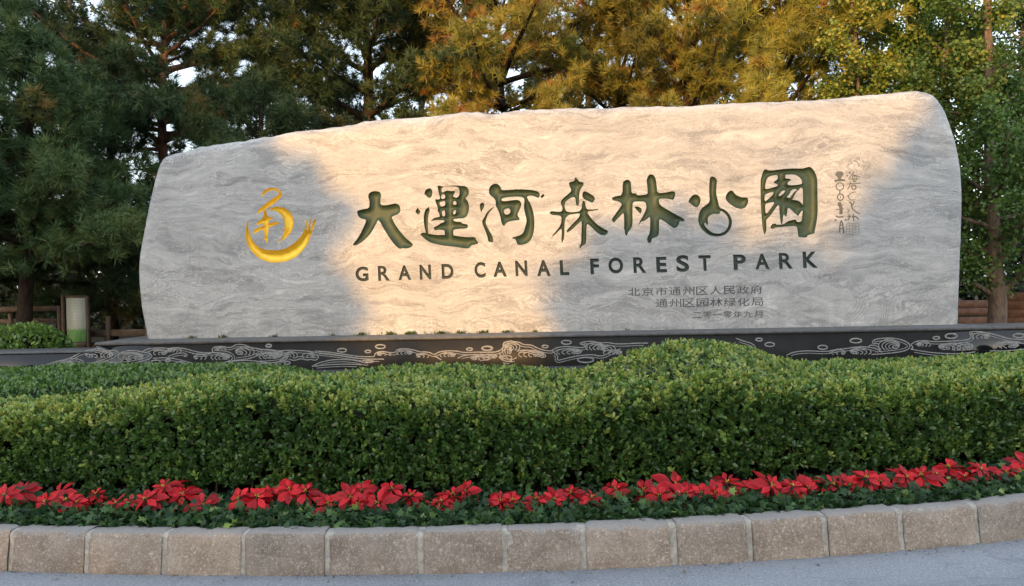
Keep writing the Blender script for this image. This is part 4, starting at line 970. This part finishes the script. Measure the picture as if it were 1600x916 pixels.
for k in range(len(joints) - 1):
    mem = [o for px, o in flowers if joints[k] <= px < joints[k + 1]]
    if not mem: continue
    for i, o in enumerate(mem):
        if joints[k] < 0: o['label'] = 'red poinsettia plant cut by the left edge of the photo, %s in from the edge' % ORD[i]
        elif joints[k] > 1500: o['label'] = 'red poinsettia behind the kerb stone cut by the right edge, %s of its %d' % (ORD[i], len(mem))
        else:
            st = ORD[k - 2]
            o['label'] = 'red poinsettia behind the %s whole kerb stone from the left, %s of its %d' % (st, ORD[i], len(mem)) if len(mem) > 1 else 'only red poinsettia behind the %s whole kerb stone from the left' % st

# ------------------------------------------------------------------ trees
def limb_path(p0, d0, length, n=7, up=0.0, wob=.06):
    d = np.array(d0, float); d /= np.linalg.norm(d); P = [np.array(p0, float)]
    for i in range(n):
        d = d + RNG.standard_normal(3) * wob + np.array([0, 0, up / n]); d /= np.linalg.norm(d); P.append(P[-1] + d * length / n)
    return np.array(P)
def needles(cent, axis, per, L, wid, tint):
    n = len(cent); c = np.repeat(cent, per, 0); a = np.repeat(axis, per, 0); t = np.repeat(tint, per)
    d = unit(a * .62 + rnd(n * per) * .60); ll = RNG.uniform(.75, 1.15, n * per) * L
    c = c - a * RNG.uniform(0, .06, n * per)[:, None]
    s = unit(np.cross(d, rnd(n * per))) * wid / 2
    V = np.stack([c - s, c + s, c + d * ll[:, None]], 1).reshape(-1, 3); Fc = np.arange(n * per * 3).reshape(-1, 3)
    return V, Fc, np.repeat(np.clip(t + RNG.normal(0, .05, n * per), 0, 1), 3)
def pine_parts(seed, H, base, R, whorls, tufts_per_m=15, dead=.06, trunk_r=.13, lean=(0, 0), profile=1.0, droop=.15, per=36, nl=.20):
    global RNG
    keep = RNG; RNG = np.random.default_rng(seed); rn = random.Random(seed)
    tk = MB(); hs = np.linspace(0, H, 12); ax = np.stack([lean[0] * hs + .08 * np.sin(hs * .9 + seed), lean[1] * hs + .08 * np.cos(hs * .7 + seed), hs], -1)
    tk.tube(ax, trunk_r * (1 - .82 * hs / H) + .01, 10, rough=.05)
    cen = []; axs = []; tin = []
    def at(h): return np.array([np.interp(h, hs, ax[:, k]) for k in range(3)])
    for k in range(whorls):
        f = k / (whorls - 1); h = base + (H - base) * f * .97
        Lk = R * (max(.10, 1 - f ** 1.25) ** .8 if profile == 1 else (.55 + .75 * math.sin(min(1, f * 1.05 + .12) * math.pi) ** 1.0) * (1 - .35 * f))
        nb = rn.randint(4, 6)
        for b in range(nb):
            a = 2 * math.pi * (b + rn.random() * .7) / nb + k * 1.1; L = Lk * rn.uniform(.65, 1.15)
            el = .10 + .75 * f + rn.uniform(-.15, .2); d = (math.cos(a) * math.cos(el), math.sin(a) * math.cos(el), math.sin(el))
            P = limb_path(at(h + rn.uniform(-.12, .12)), d, L, 7, rn.uniform(-droop, .45), .07)
            r0 = (.012 + .020 * L) * (1 - .5 * f); tk.tube(P, np.linspace(r0, .005, len(P)), 5)
            bt = rn.random() * .30 + (.30 if rn.random() < dead * 1.2 else 0)
            nt = max(3, int(L * tufts_per_m)); ts = RNG.random(nt) ** .7 * .90 + .10
            for t in ts:
                i = min(int(t * 7), 6); p = P[i] + (P[i + 1] - P[i]) * (t * 7 - i); bd = unit(P[i + 1] - P[i])
                side = unit(np.cross(bd, RNG.standard_normal(3) * .5 + [0, 0, 1])) * rn.choice((-1, 1))
                tl = L * .28 * (1.05 - t * .6) * rn.uniform(.5, 1.2); td = unit(side * .9 + bd * .7 + np.array([0, 0, rn.uniform(-.1, .5)]))
                q = p + td * tl
                if tl > .18 and rn.random() < .5: tk.tube([p, p + td * tl * .5 + [0, 0, -.01], q], [.006, .005, .003], 4, False)
                m = max(1, int(tl / .13))
                for j in range(m):
                    u = (j + 1) / m
                    cen.append(p + td * tl * u + RNG.standard_normal(3) * .05); axs.append(unit(td + RNG.standard_normal(3) * .45 + [0, 0, .35]))
                    tin.append(.12 + bt + .40 * rn.random() + (.4 if rn.random() < dead * .35 else 0))
            cen.append(P[-1]); axs.append(unit(P[-1] - P[-2])); tin.append(.4 + bt)
    V, Fc, tt = needles(np.array(cen), np.array(axs), per, nl, .015, np.array(tin))
    RNG = keep
    return tk, (V, Fc, tt)
def pine(px, Y, label, seed, H, base, R, whorls, **kw):
    leaf_m = kw.pop('leaf', M_NEEDLE)
    bark_m = kw.pop('bark', M_PINEBARK); group = kw.pop('group', 'pine trees behind the slab')
    p = at_depth(px, 450, Y); th = thing('pine_tree', label, 'tree', (p[0], Y, .25), 0, group)
    tk, cr = pine_parts(seed, H, base, R, whorls, **kw)
    tk.build('trunk', bark_m, th, True); mesh_np('crown', cr[0], cr[1], leaf_m, th, cr[2]); return th
pine(40, 12.6, 'big dark green pine with low sweeping boughs, farthest left in front of the others', 11, 5.9, 1.75, 2.7, 15, droop=.35, tufts_per_m=19, dead=.03)
pine(-90, 13.6, 'tall pine mostly cut off by the left edge with olive needles', 12, 9.5, 1.6, 3.0, 14, droop=.3)
pine(268, 16.0, 'tall dark pine with a bare reddish trunk showing above the left shoulder of the slab', 13, 9.8, 4.3, 2.9, 15, bark=M_REDBARK, profile=2, droop=.35, tufts_per_m=17, dead=.03)
pine(420, 14.2, 'dark low pine with dense boughs peeking over the slab between the reddish and forked trunks', 14, 5.2, 1.6, 2.4, 11, droop=.3, tufts_per_m=19, dead=.02)
pine(175, 15.2, 'dark bushy pine filling the gap left of the slab below the reddish trunk', 24, 5.7, .9, 2.2, 13, droop=.4, tufts_per_m=17, dead=.02)
pine(578, 17.0, 'dark pine with a forked trunk rising behind the left part of the slab', 15, 9.6, 4.0, 3.0, 11, profile=2, trunk_r=.20, droop=.2)
pine(700, 14.0, 'small young pine whose pointed top just clears the slab above the second character', 16, 4.55, 1.6, 1.1, 10, tufts_per_m=19, leaf=M_SUNLIT)
pine(790, 16.4, 'tall sunlit pine with a high spreading crown behind the middle of the slab', 17, 9.4, 4.5, 3.2, 10, profile=2, trunk_r=.10, dead=.12, leaf=M_SUNLIT, tufts_per_m=11)
pine(868, 13.8, 'bushy young pine with upright shoots above the fourth carved character', 18, 4.75, 1.6, 1.15, 10, tufts_per_m=20, leaf=M_SUNLIT)
pine(975, 17.2, 'open sunlit pine with sky showing through it, right of the high spreading crown', 19, 8.8, 4.4, 2.5, 9, profile=2, dead=.12, leaf=M_SUNLIT, tufts_per_m=11)
pine(1010, 13.9, 'shortest young pine peeking over the slab above the fifth carved character', 20, 4.5, 1.5, 1.0, 9, tufts_per_m=19, leaf=M_SUNLIT)
pine(1078, 16.0, 'dense sunlit pine with dark crossing boughs above the sixth carved character', 21, 8.6, 3.9, 2.6, 11, profile=2, trunk_r=.16, dead=.12, leaf=M_SUNLIT, tufts_per_m=11)
pine(1190, 13.7, 'slender young pine with a tall leading shoot above the seventh carved character', 22, 5.5, 1.5, 1.15, 12, tufts_per_m=20, leaf=M_SUNLIT)
pine(1225, 16.6, 'tall sunlit pine farthest right, next to the fan-leaved trees', 23, 9.4, 4.0, 2.7, 11, profile=2, trunk_r=.13, dead=.10, leaf=M_SUNLIT, tufts_per_m=11)

def broad_parts(seed, trunk, r0, limbs, leaves, leaf, spread, tint0=.45, sub=4, hang=0.0, ell=None):
    """trunk: path points; limbs: list of (fraction up the trunk, azimuth, elevation, length); leaves in spurs along every twig"""
    global RNG
    keep = RNG; RNG = np.random.default_rng(seed); rn = random.Random(seed)
    tk = MB(); P = np.array(trunk, float); ss = np.linspace(0, 1, 14)
    P = np.stack([np.interp(ss, np.linspace(0, 1, len(P)), P[:, k]) for k in range(3)], -1); P[1:-1, :2] += RNG.standard_normal((12, 2)) * .02
    tk.tube(P, r0 * (1 - .75 * ss), 10, rough=.04)
    tw = []
    for f, az, el, L in limbs:
        i = min(int(f * 13), 12); p = P[i] + (P[i + 1] - P[i]) * (f * 13 - i)
        d = (math.cos(az) * math.cos(el), math.sin(az) * math.cos(el), math.sin(el)); Q = limb_path(p, d, L, 8, .25, .06)
        tk.tube(Q, np.linspace(max(.012, r0 * .42 * (1 - f * .6)), .006, 9), 6); tw.append((Q, L))
        for k in range(sub):
            t = rn.uniform(.25, .95); i = min(int(t * 8), 7); q = Q[i] + (Q[i + 1] - Q[i]) * (t * 8 - i)
            dd = unit(unit(Q[i + 1] - Q[i]) * .6 + RNG.standard_normal(3) * .7 + [0, 0, .1]); l2 = L * rn.uniform(.25, .5) * spread
            S = limb_path(q, dd, l2, 5, .1 - hang, .09); tk.tube(S, np.linspace(.010, .004, 6), 4, False); tw.append((S, l2))
    tot = sum(l for _, l in tw); cen = []; br = []
    for Q, L in tw:
        m = max(2, int(leaves * L / tot / 9)); ti = rn.uniform(-.12, .12)
        for _ in range(m):
            t = rn.random() ** .7; i = min(int(t * (len(Q) - 1)), len(Q) - 2); c = Q[i] + (Q[i + 1] - Q[i]) * rn.random() + RNG.standard_normal(3) * .07 * (1 + L * .3) + [0, 0, -hang * rn.random()]
            cen.append(c); br.append(ti)
    cen = np.array(cen); br = np.array(br); k = 9; c = np.repeat(cen, k, 0); n = len(c)
    P_ = c + rnd(n) * .055; D = unit(rnd(n) * .8 + [0, -.15, -.25 - hang]); N = unit(rnd(n) * .6 + [0, -.3, .6])
    t = np.clip(tint0 + np.repeat(br + RNG.normal(0, .1, len(br)), k) + RNG.normal(0, .10, n), 0, 1); L = RNG.uniform(.75, 1.2, n) * leaf
    out_ = scatter(P_, D, N, L, L * 1.0, t); RNG = keep
    return tk, out_
def ring_limbs(rn, n, f0, f1, el, L0, L1):
    return [(f0 + (f1 - f0) * (i + rn.random()) / n, i * 2.4 + rn.random(), el + rn.uniform(-.25, .3), (L0 + (L1 - L0) * i / n) * rn.uniform(.75, 1.2)) for i in range(n)]
def broad(name, label, cat, px, Y, trunk, r0, limbs, leaves, leaf, spread, mat, bark_m, seed, group=None, **kw):
    p = at_depth(px, 450, Y); th = thing(name, label, cat, (p[0], Y, .25), 0, group)
    tk, cr = broad_parts(seed, trunk, r0, limbs, leaves, leaf, spread, **kw)
    tk.build('trunk', bark_m, th, True); mesh_np('crown', cr[0], cr[1], mat, th, cr[2]); return th
rn = random.Random(5); GG = 'fan-leaved trees at the right'  # higher tint puts the sun's yellow into the sunlit trees' leaves
broad('ginkgo_tree', 'straight thin-trunked green tree just right of the top corner of the slab', 'tree', 1482, 13.6, [(0, 0, 0), (0, 0, 9.0)], .085, ring_limbs(rn, 30, .22, .97, .35, 1.5, .7), 30000, .062, 1.0, M_GINKGO, M_GREYBARK, 31, GG, tint0=.68)
broad('ginkgo_tree', 'leaning tree with sunlit yellow-green leaves behind the top right corner of the slab', 'tree', 1462, 15.2, [(0, 0, 0), (-.15, 0, 4.5), (-.8, 0, 8.8)], .12, ring_limbs(rn, 26, .40, .98, .3, 1.9, 1.0), 26000, .066, 1.0, M_GINKGO, M_GREYBARK, 32, GG, tint0=.72)
broad('ginkgo_tree', 'sunlit small tree between the sunlit pines and the leaning tree', 'tree', 1350, 14.4, [(0, 0, 0), (.1, 0, 3.0), (-.3, 0, 8.4)], .07, ring_limbs(rn, 24, .38, .98, .35, 1.3, .7), 19000, .062, 1.0, M_GINKGO, M_GREYBARK, 33, GG, tint0=.82)
broad('ginkgo_tree', 'thick-trunked tree with forking low boughs in front of the brown board fence', 'tree', 1556, 12.8, [(0, 0, 0), (-.02, 0, 1.5), (-.1, 0, 3.0), (-.05, .1, 8.2)], .16,
      [(.18, 3.1, .55, 1.1), (.185, .05, .65, 1.6), (.24, 3.5, .5, 1.2), (.30, .3, .75, 2.4)] + ring_limbs(rn, 22, .30, .97, .35, 1.7, .9), 24000, .062, 1.0, M_GINKGO, M_GREYBARK, 34, GG, tint0=.40)
broad('ginkgo_tree', 'dark green tree cut off by the right edge with a slanting bare bough', 'tree', 1690, 14.5, [(0, 0, 0), (0, 0, 8.8)], .14, [(.22, 3.0, .75, 3.0)] + ring_limbs(rn, 28, .25, .97, .35, 2.2, 1.0), 30000, .066, 1.0, M_GINKGO, M_GREYBARK, 35, GG, tint0=.32)
# the tall poplars farther back
PG = 'tall poplars far behind the pines'
for i, (px, Y, H, lab) in enumerate([(120, 27, 14, 'thin distant poplar seen through the gap in the far left pines'), (450, 25, 13, 'pale poplar with hanging leaves left of the forked pine'), (515, 29, 15, 'taller distant poplar against the bright sky patch beside the forked pine'),
                                  (660, 26, 14, 'distant poplar glimpsed right of the forked pine'), (745, 28, 14, 'dark poplar directly behind the small young pine'), (840, 25, 13, 'dark leafy poplar under the high spreading pine crown'),
                                  (920, 28, 15, 'poplar speckled with sky right of the bushy young pine'), (1110, 27, 14, 'distant poplar behind the sunlit pine with crossing boughs'), (1255, 26, 13, 'poplar in the sky gap left of the sunlit small tree'), (1420, 25, 13, 'dark poplar behind the leaning fan-leaved tree'), (1600, 27, 14, 'poplar at the far right edge behind the fan-leaved trees')]):
    rn = random.Random(70 + i)
    broad('poplar_tree', lab, 'tree', px, Y, [(0, 0, 0), (.1, 0, H * .5), (0, 0, H)], .16, ring_limbs(rn, 34, .12, .96, 1.0, 2.6, 1.2), 10500, .105, 1.0, M_POPLAR, M_GREYBARK, 50 + i, PG, tint0=.42, sub=3, hang=.35)

# dark undergrowth closing the view under the trees
def wood(n, seed):
    g = np.random.default_rng(seed); x = g.uniform(-24, 24, n); y = g.uniform(19, 31, n)
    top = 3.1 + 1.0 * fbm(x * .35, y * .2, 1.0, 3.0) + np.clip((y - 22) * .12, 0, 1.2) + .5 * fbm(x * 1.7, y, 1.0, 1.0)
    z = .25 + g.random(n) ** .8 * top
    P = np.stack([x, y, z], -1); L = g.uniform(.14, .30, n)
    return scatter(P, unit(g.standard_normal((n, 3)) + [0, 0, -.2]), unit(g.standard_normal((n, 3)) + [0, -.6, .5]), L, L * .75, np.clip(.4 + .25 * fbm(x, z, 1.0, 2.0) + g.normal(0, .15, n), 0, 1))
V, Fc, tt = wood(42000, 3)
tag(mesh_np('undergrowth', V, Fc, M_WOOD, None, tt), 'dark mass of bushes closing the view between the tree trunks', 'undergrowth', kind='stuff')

# ------------------------------------------------------------------ fences, notice board
def post_box(mb, pxa, pya, pxb, pyb, Y, th=.06):
    a = at_depth(pxa, pya, Y); b = at_depth(pxb, pyb, Y); c = (a + b) / 2
    mb.box(c, (abs(b[0] - a[0]), th, abs(a[2] - b[2])), 0, .006)
Yf = 13.2
rf = thing('rail_fence', 'weathered timber post and rail fence in the dark left of the slab', 'fence', tuple(at_depth(150, 450, Yf)[:2]) + (.25,)); ro = np.array(rf.location)
def part_boxes(name, boxes, mat, parent, Y, th=.07):
    po = np.array(parent.location)
    for b in boxes:
        m_ = MB(); post_box(m_, *b, Y, th); m_.v = [v - po for v in m_.v]; m_.build(name, mat, parent)
part_boxes('post', [(58, 500, 65, 560), (91, 478, 98, 556), (133, 496, 141, 556), (167, 494, 173, 545), (228, 494, 235, 556), (15, 490, 22, 560)], M_TIMBER, rf, Yf, .09)
part_boxes('rail', [(-60, 481, 92, 486), (-60, 500, 92, 505), (139, 516, 300, 523), (100, 536, 300, 542)], M_TIMBER, rf, Yf + .02, .05)
nbY = 12.9
nb = thing('notice_board', 'pale notice panel with a green landscape along its bottom, in a timber frame', 'notice board', tuple(at_depth(119, 450, nbY)[:2]) + (.25,)); no = np.array(nb.location)
part_boxes('post', [(97, 461, 103, 560), (136, 463, 141, 560)], M_TIMBER, nb, nbY, .08)
part_boxes('frame', [(103, 462, 136, 465.5), (103, 535, 136, 540)], M_TIMBER, nb, nbY + .01, .06)
def panel_mat():
    t = NT('printed_notice'); co = t.coord('Generated'); sp = t.n('ShaderNodeSeparateXYZ', i_0=co); z = sp.outputs[2]; x = sp.outputs[0]
    f, _ = t.noise(t.mapping(co, (5, 1, 2)), 2.0, 4, .6)
    hill = t.math('GREATER_THAN', t.math('ADD', .16, t.math('MULTIPLY', f, .26)), z)
    lines = t.math('MULTIPLY', t.math('GREATER_THAN', t.math('SINE', t.math('MULTIPLY', z, 95.0)), .35), t.math('GREATER_THAN', t.noise(t.mapping(co, (40, 1, 14)), 1.0, 2, .5)[0], .5))
    inr = t.math('MULTIPLY', t.math('GREATER_THAN', z, .42), t.math('GREATER_THAN', .88, z)); inr = t.math('MULTIPLY', inr, t.math('MULTIPLY', t.math('GREATER_THAN', x, .12), t.math('GREATER_THAN', .88, x)))
    col = t.mix(t.math('MULTIPLY', t.math('MULTIPLY', lines, inr), .5), (.50, .53, .48), (.2, .26, .22))
    col = t.mix(hill, col, t.ramp(f, [(.3, (.10, .30, .08)), (.7, (.30, .52, .22))])); t.set(col, .35, .5); return t.m
part_boxes('panel', [(104, 466, 135.5, 534)], panel_mat(), nb, nbY - .01, .03)
bY = 15.5
bf = thing('board_fence', 'reddish brown horizontal board fence at the right behind the thick-trunked tree', 'fence', tuple(at_depth(1560, 450, bY)[:2]) + (.25,))
part_boxes('board', [(1440, 471, 1552, 480), (1440, 483, 1552, 492), (1440, 497, 1552, 508), (1556, 458, 1780, 467.5), (1556, 471.5, 1780, 480.5), (1556, 484, 1780, 493), (1556, 497, 1780, 508)], M_REDTIMBER, bf, bY, .045)
part_boxes('post', [(1470, 466, 1478, 520), (1549.5, 454, 1559, 520), (1650, 454, 1659, 520)], M_REDTIMBER, bf, bY + .06, .08)

# ------------------------------------------------------------------ trees across the road, behind the viewpoint: they cast the shade
LIT = [(-60, -220), (110, -60), (320, 70), (372, 150), (392, 215), (420, 262), (498, 300), (536, 335), (500, 380), (490, 432), (530, 455), (556, 500), (550, 600), (880, 600), (888, 520), (872, 446), (900, 402), (970, 376), (1050, 356), (1120, 374), (1190, 402),
       (1272, 418), (1330, 388), (1372, 310), (1425, 245), (1468, 190), (1490, 120), (1480, -60), (1400, -900), (-100, -900)]
LITP = np.array(LIT, float)
def shade_leaves(n, seed):
    g = np.random.default_rng(seed); out_ = []
    u = g.uniform(-19, 15, n); v = g.uniform(-1.2, 15, n)
    return u, v, g
def stone_px(P):
    t = ((STONE_P - P) @ STONE_N) / (SUN @ STONE_N); Q = P + SUN * t[:, None]; return Q, np.stack(project(Q), -1)
caster = [(-17.5, -22, 15.5, 4.0, 'broad leafy tree across the road, left one of the row behind the viewpoint'), (-10.5, -24, 14.0, 4.2, 'broad leafy tree across the road, second from the left behind the viewpoint'),
          (-3.5, -22.5, 13.5, 4.2, 'broad leafy tree across the road, third from the left behind the viewpoint'), (3.8, -24, 14.5, 4.2, 'broad leafy tree across the road, right one of the row behind the viewpoint'), (-25, -24, 14.5, 4.4, 'broad leafy tree across the road, farthest left behind the viewpoint')]
for i, (x, y, H, R, lab) in enumerate(caster):
    g = np.random.default_rng(200 + i); n = 9000
    th = thing('street_tree', lab, 'tree', (x, y, 0), 0, 'trees across the road')
    d = unit(g.standard_normal((n, 3))) * (g.random(n) ** .38)[:, None]
    P = np.array([x, y, H * .56]) + d * np.array([R * 1.05, R * .8, H * .44])
    Q, pp = stone_px(P); jit = g.normal(0, 9, (n, 2)) + 24 * np.stack([fbm(pp[:, 0] * .024, pp[:, 1] * .024, 1.0, 1.0), fbm(pp[:, 0] * .024, pp[:, 1] * .024, 1.0, 6.0)], -1); ins = inside(pp + jit, LITP)
    keep = ~ins  # crown leaves over the sunlit outline left out to shape the light
    P = P[keep]; L = g.uniform(.28, .5, len(P))
    V, Fc, tt = scatter(P - [x, y, 0], unit(g.standard_normal((len(P), 3))), unit(g.standard_normal((len(P), 3)) + SUN * 1.2), L, L * .9, g.random(len(P)) * .7)
    mesh_np('crown', V, Fc, M_WOOD, th, tt)
    MB().tube([(0, 0, 0), (.1, 0, H * .3), (0, .1, H * .7)], [.24, .17, .06], 10).build('trunk', M_GREYBARK, th, True)

# ------------------------------------------------------------------ grit and leaf scraps in the gutter
n = 2600; x = RNG.uniform(-4.6, 5.0, n); d = -np.abs(RNG.exponential(.045, n)) - .004
keep = RNG.random(n) < np.clip(.5 + .6 * fbm(x * 3, x, 1.0, 3.0), .05, 1); x = x[keep]; d = d[keep]; n = len(x)
q = koff(x, 0) + knorm(x) * d[:, None]; L = RNG.uniform(.003, .010, n) * np.where(RNG.random(n) < .04, 2.6, 1)
V, Fc, tt = scatter(np.concatenate([q, np.full((n, 1), .004)], 1), rnd(n) * [1, 1, .15], rnd(n) * .3 + [0, 0, 1], L, L * .9, RNG.random(n))
M_GRIT = leaf_mat('gutter_grit', [(0, (.05, .04, .03)), (.6, (.17, .14, .11)), (1, (.36, .31, .25))], .9, .2, 0)
tag(mesh_np('gutter_grit', V, Fc, M_GRIT, None, tt), 'brown grit and leaf scraps lying along the foot of the kerb', 'grit', kind='stuff')
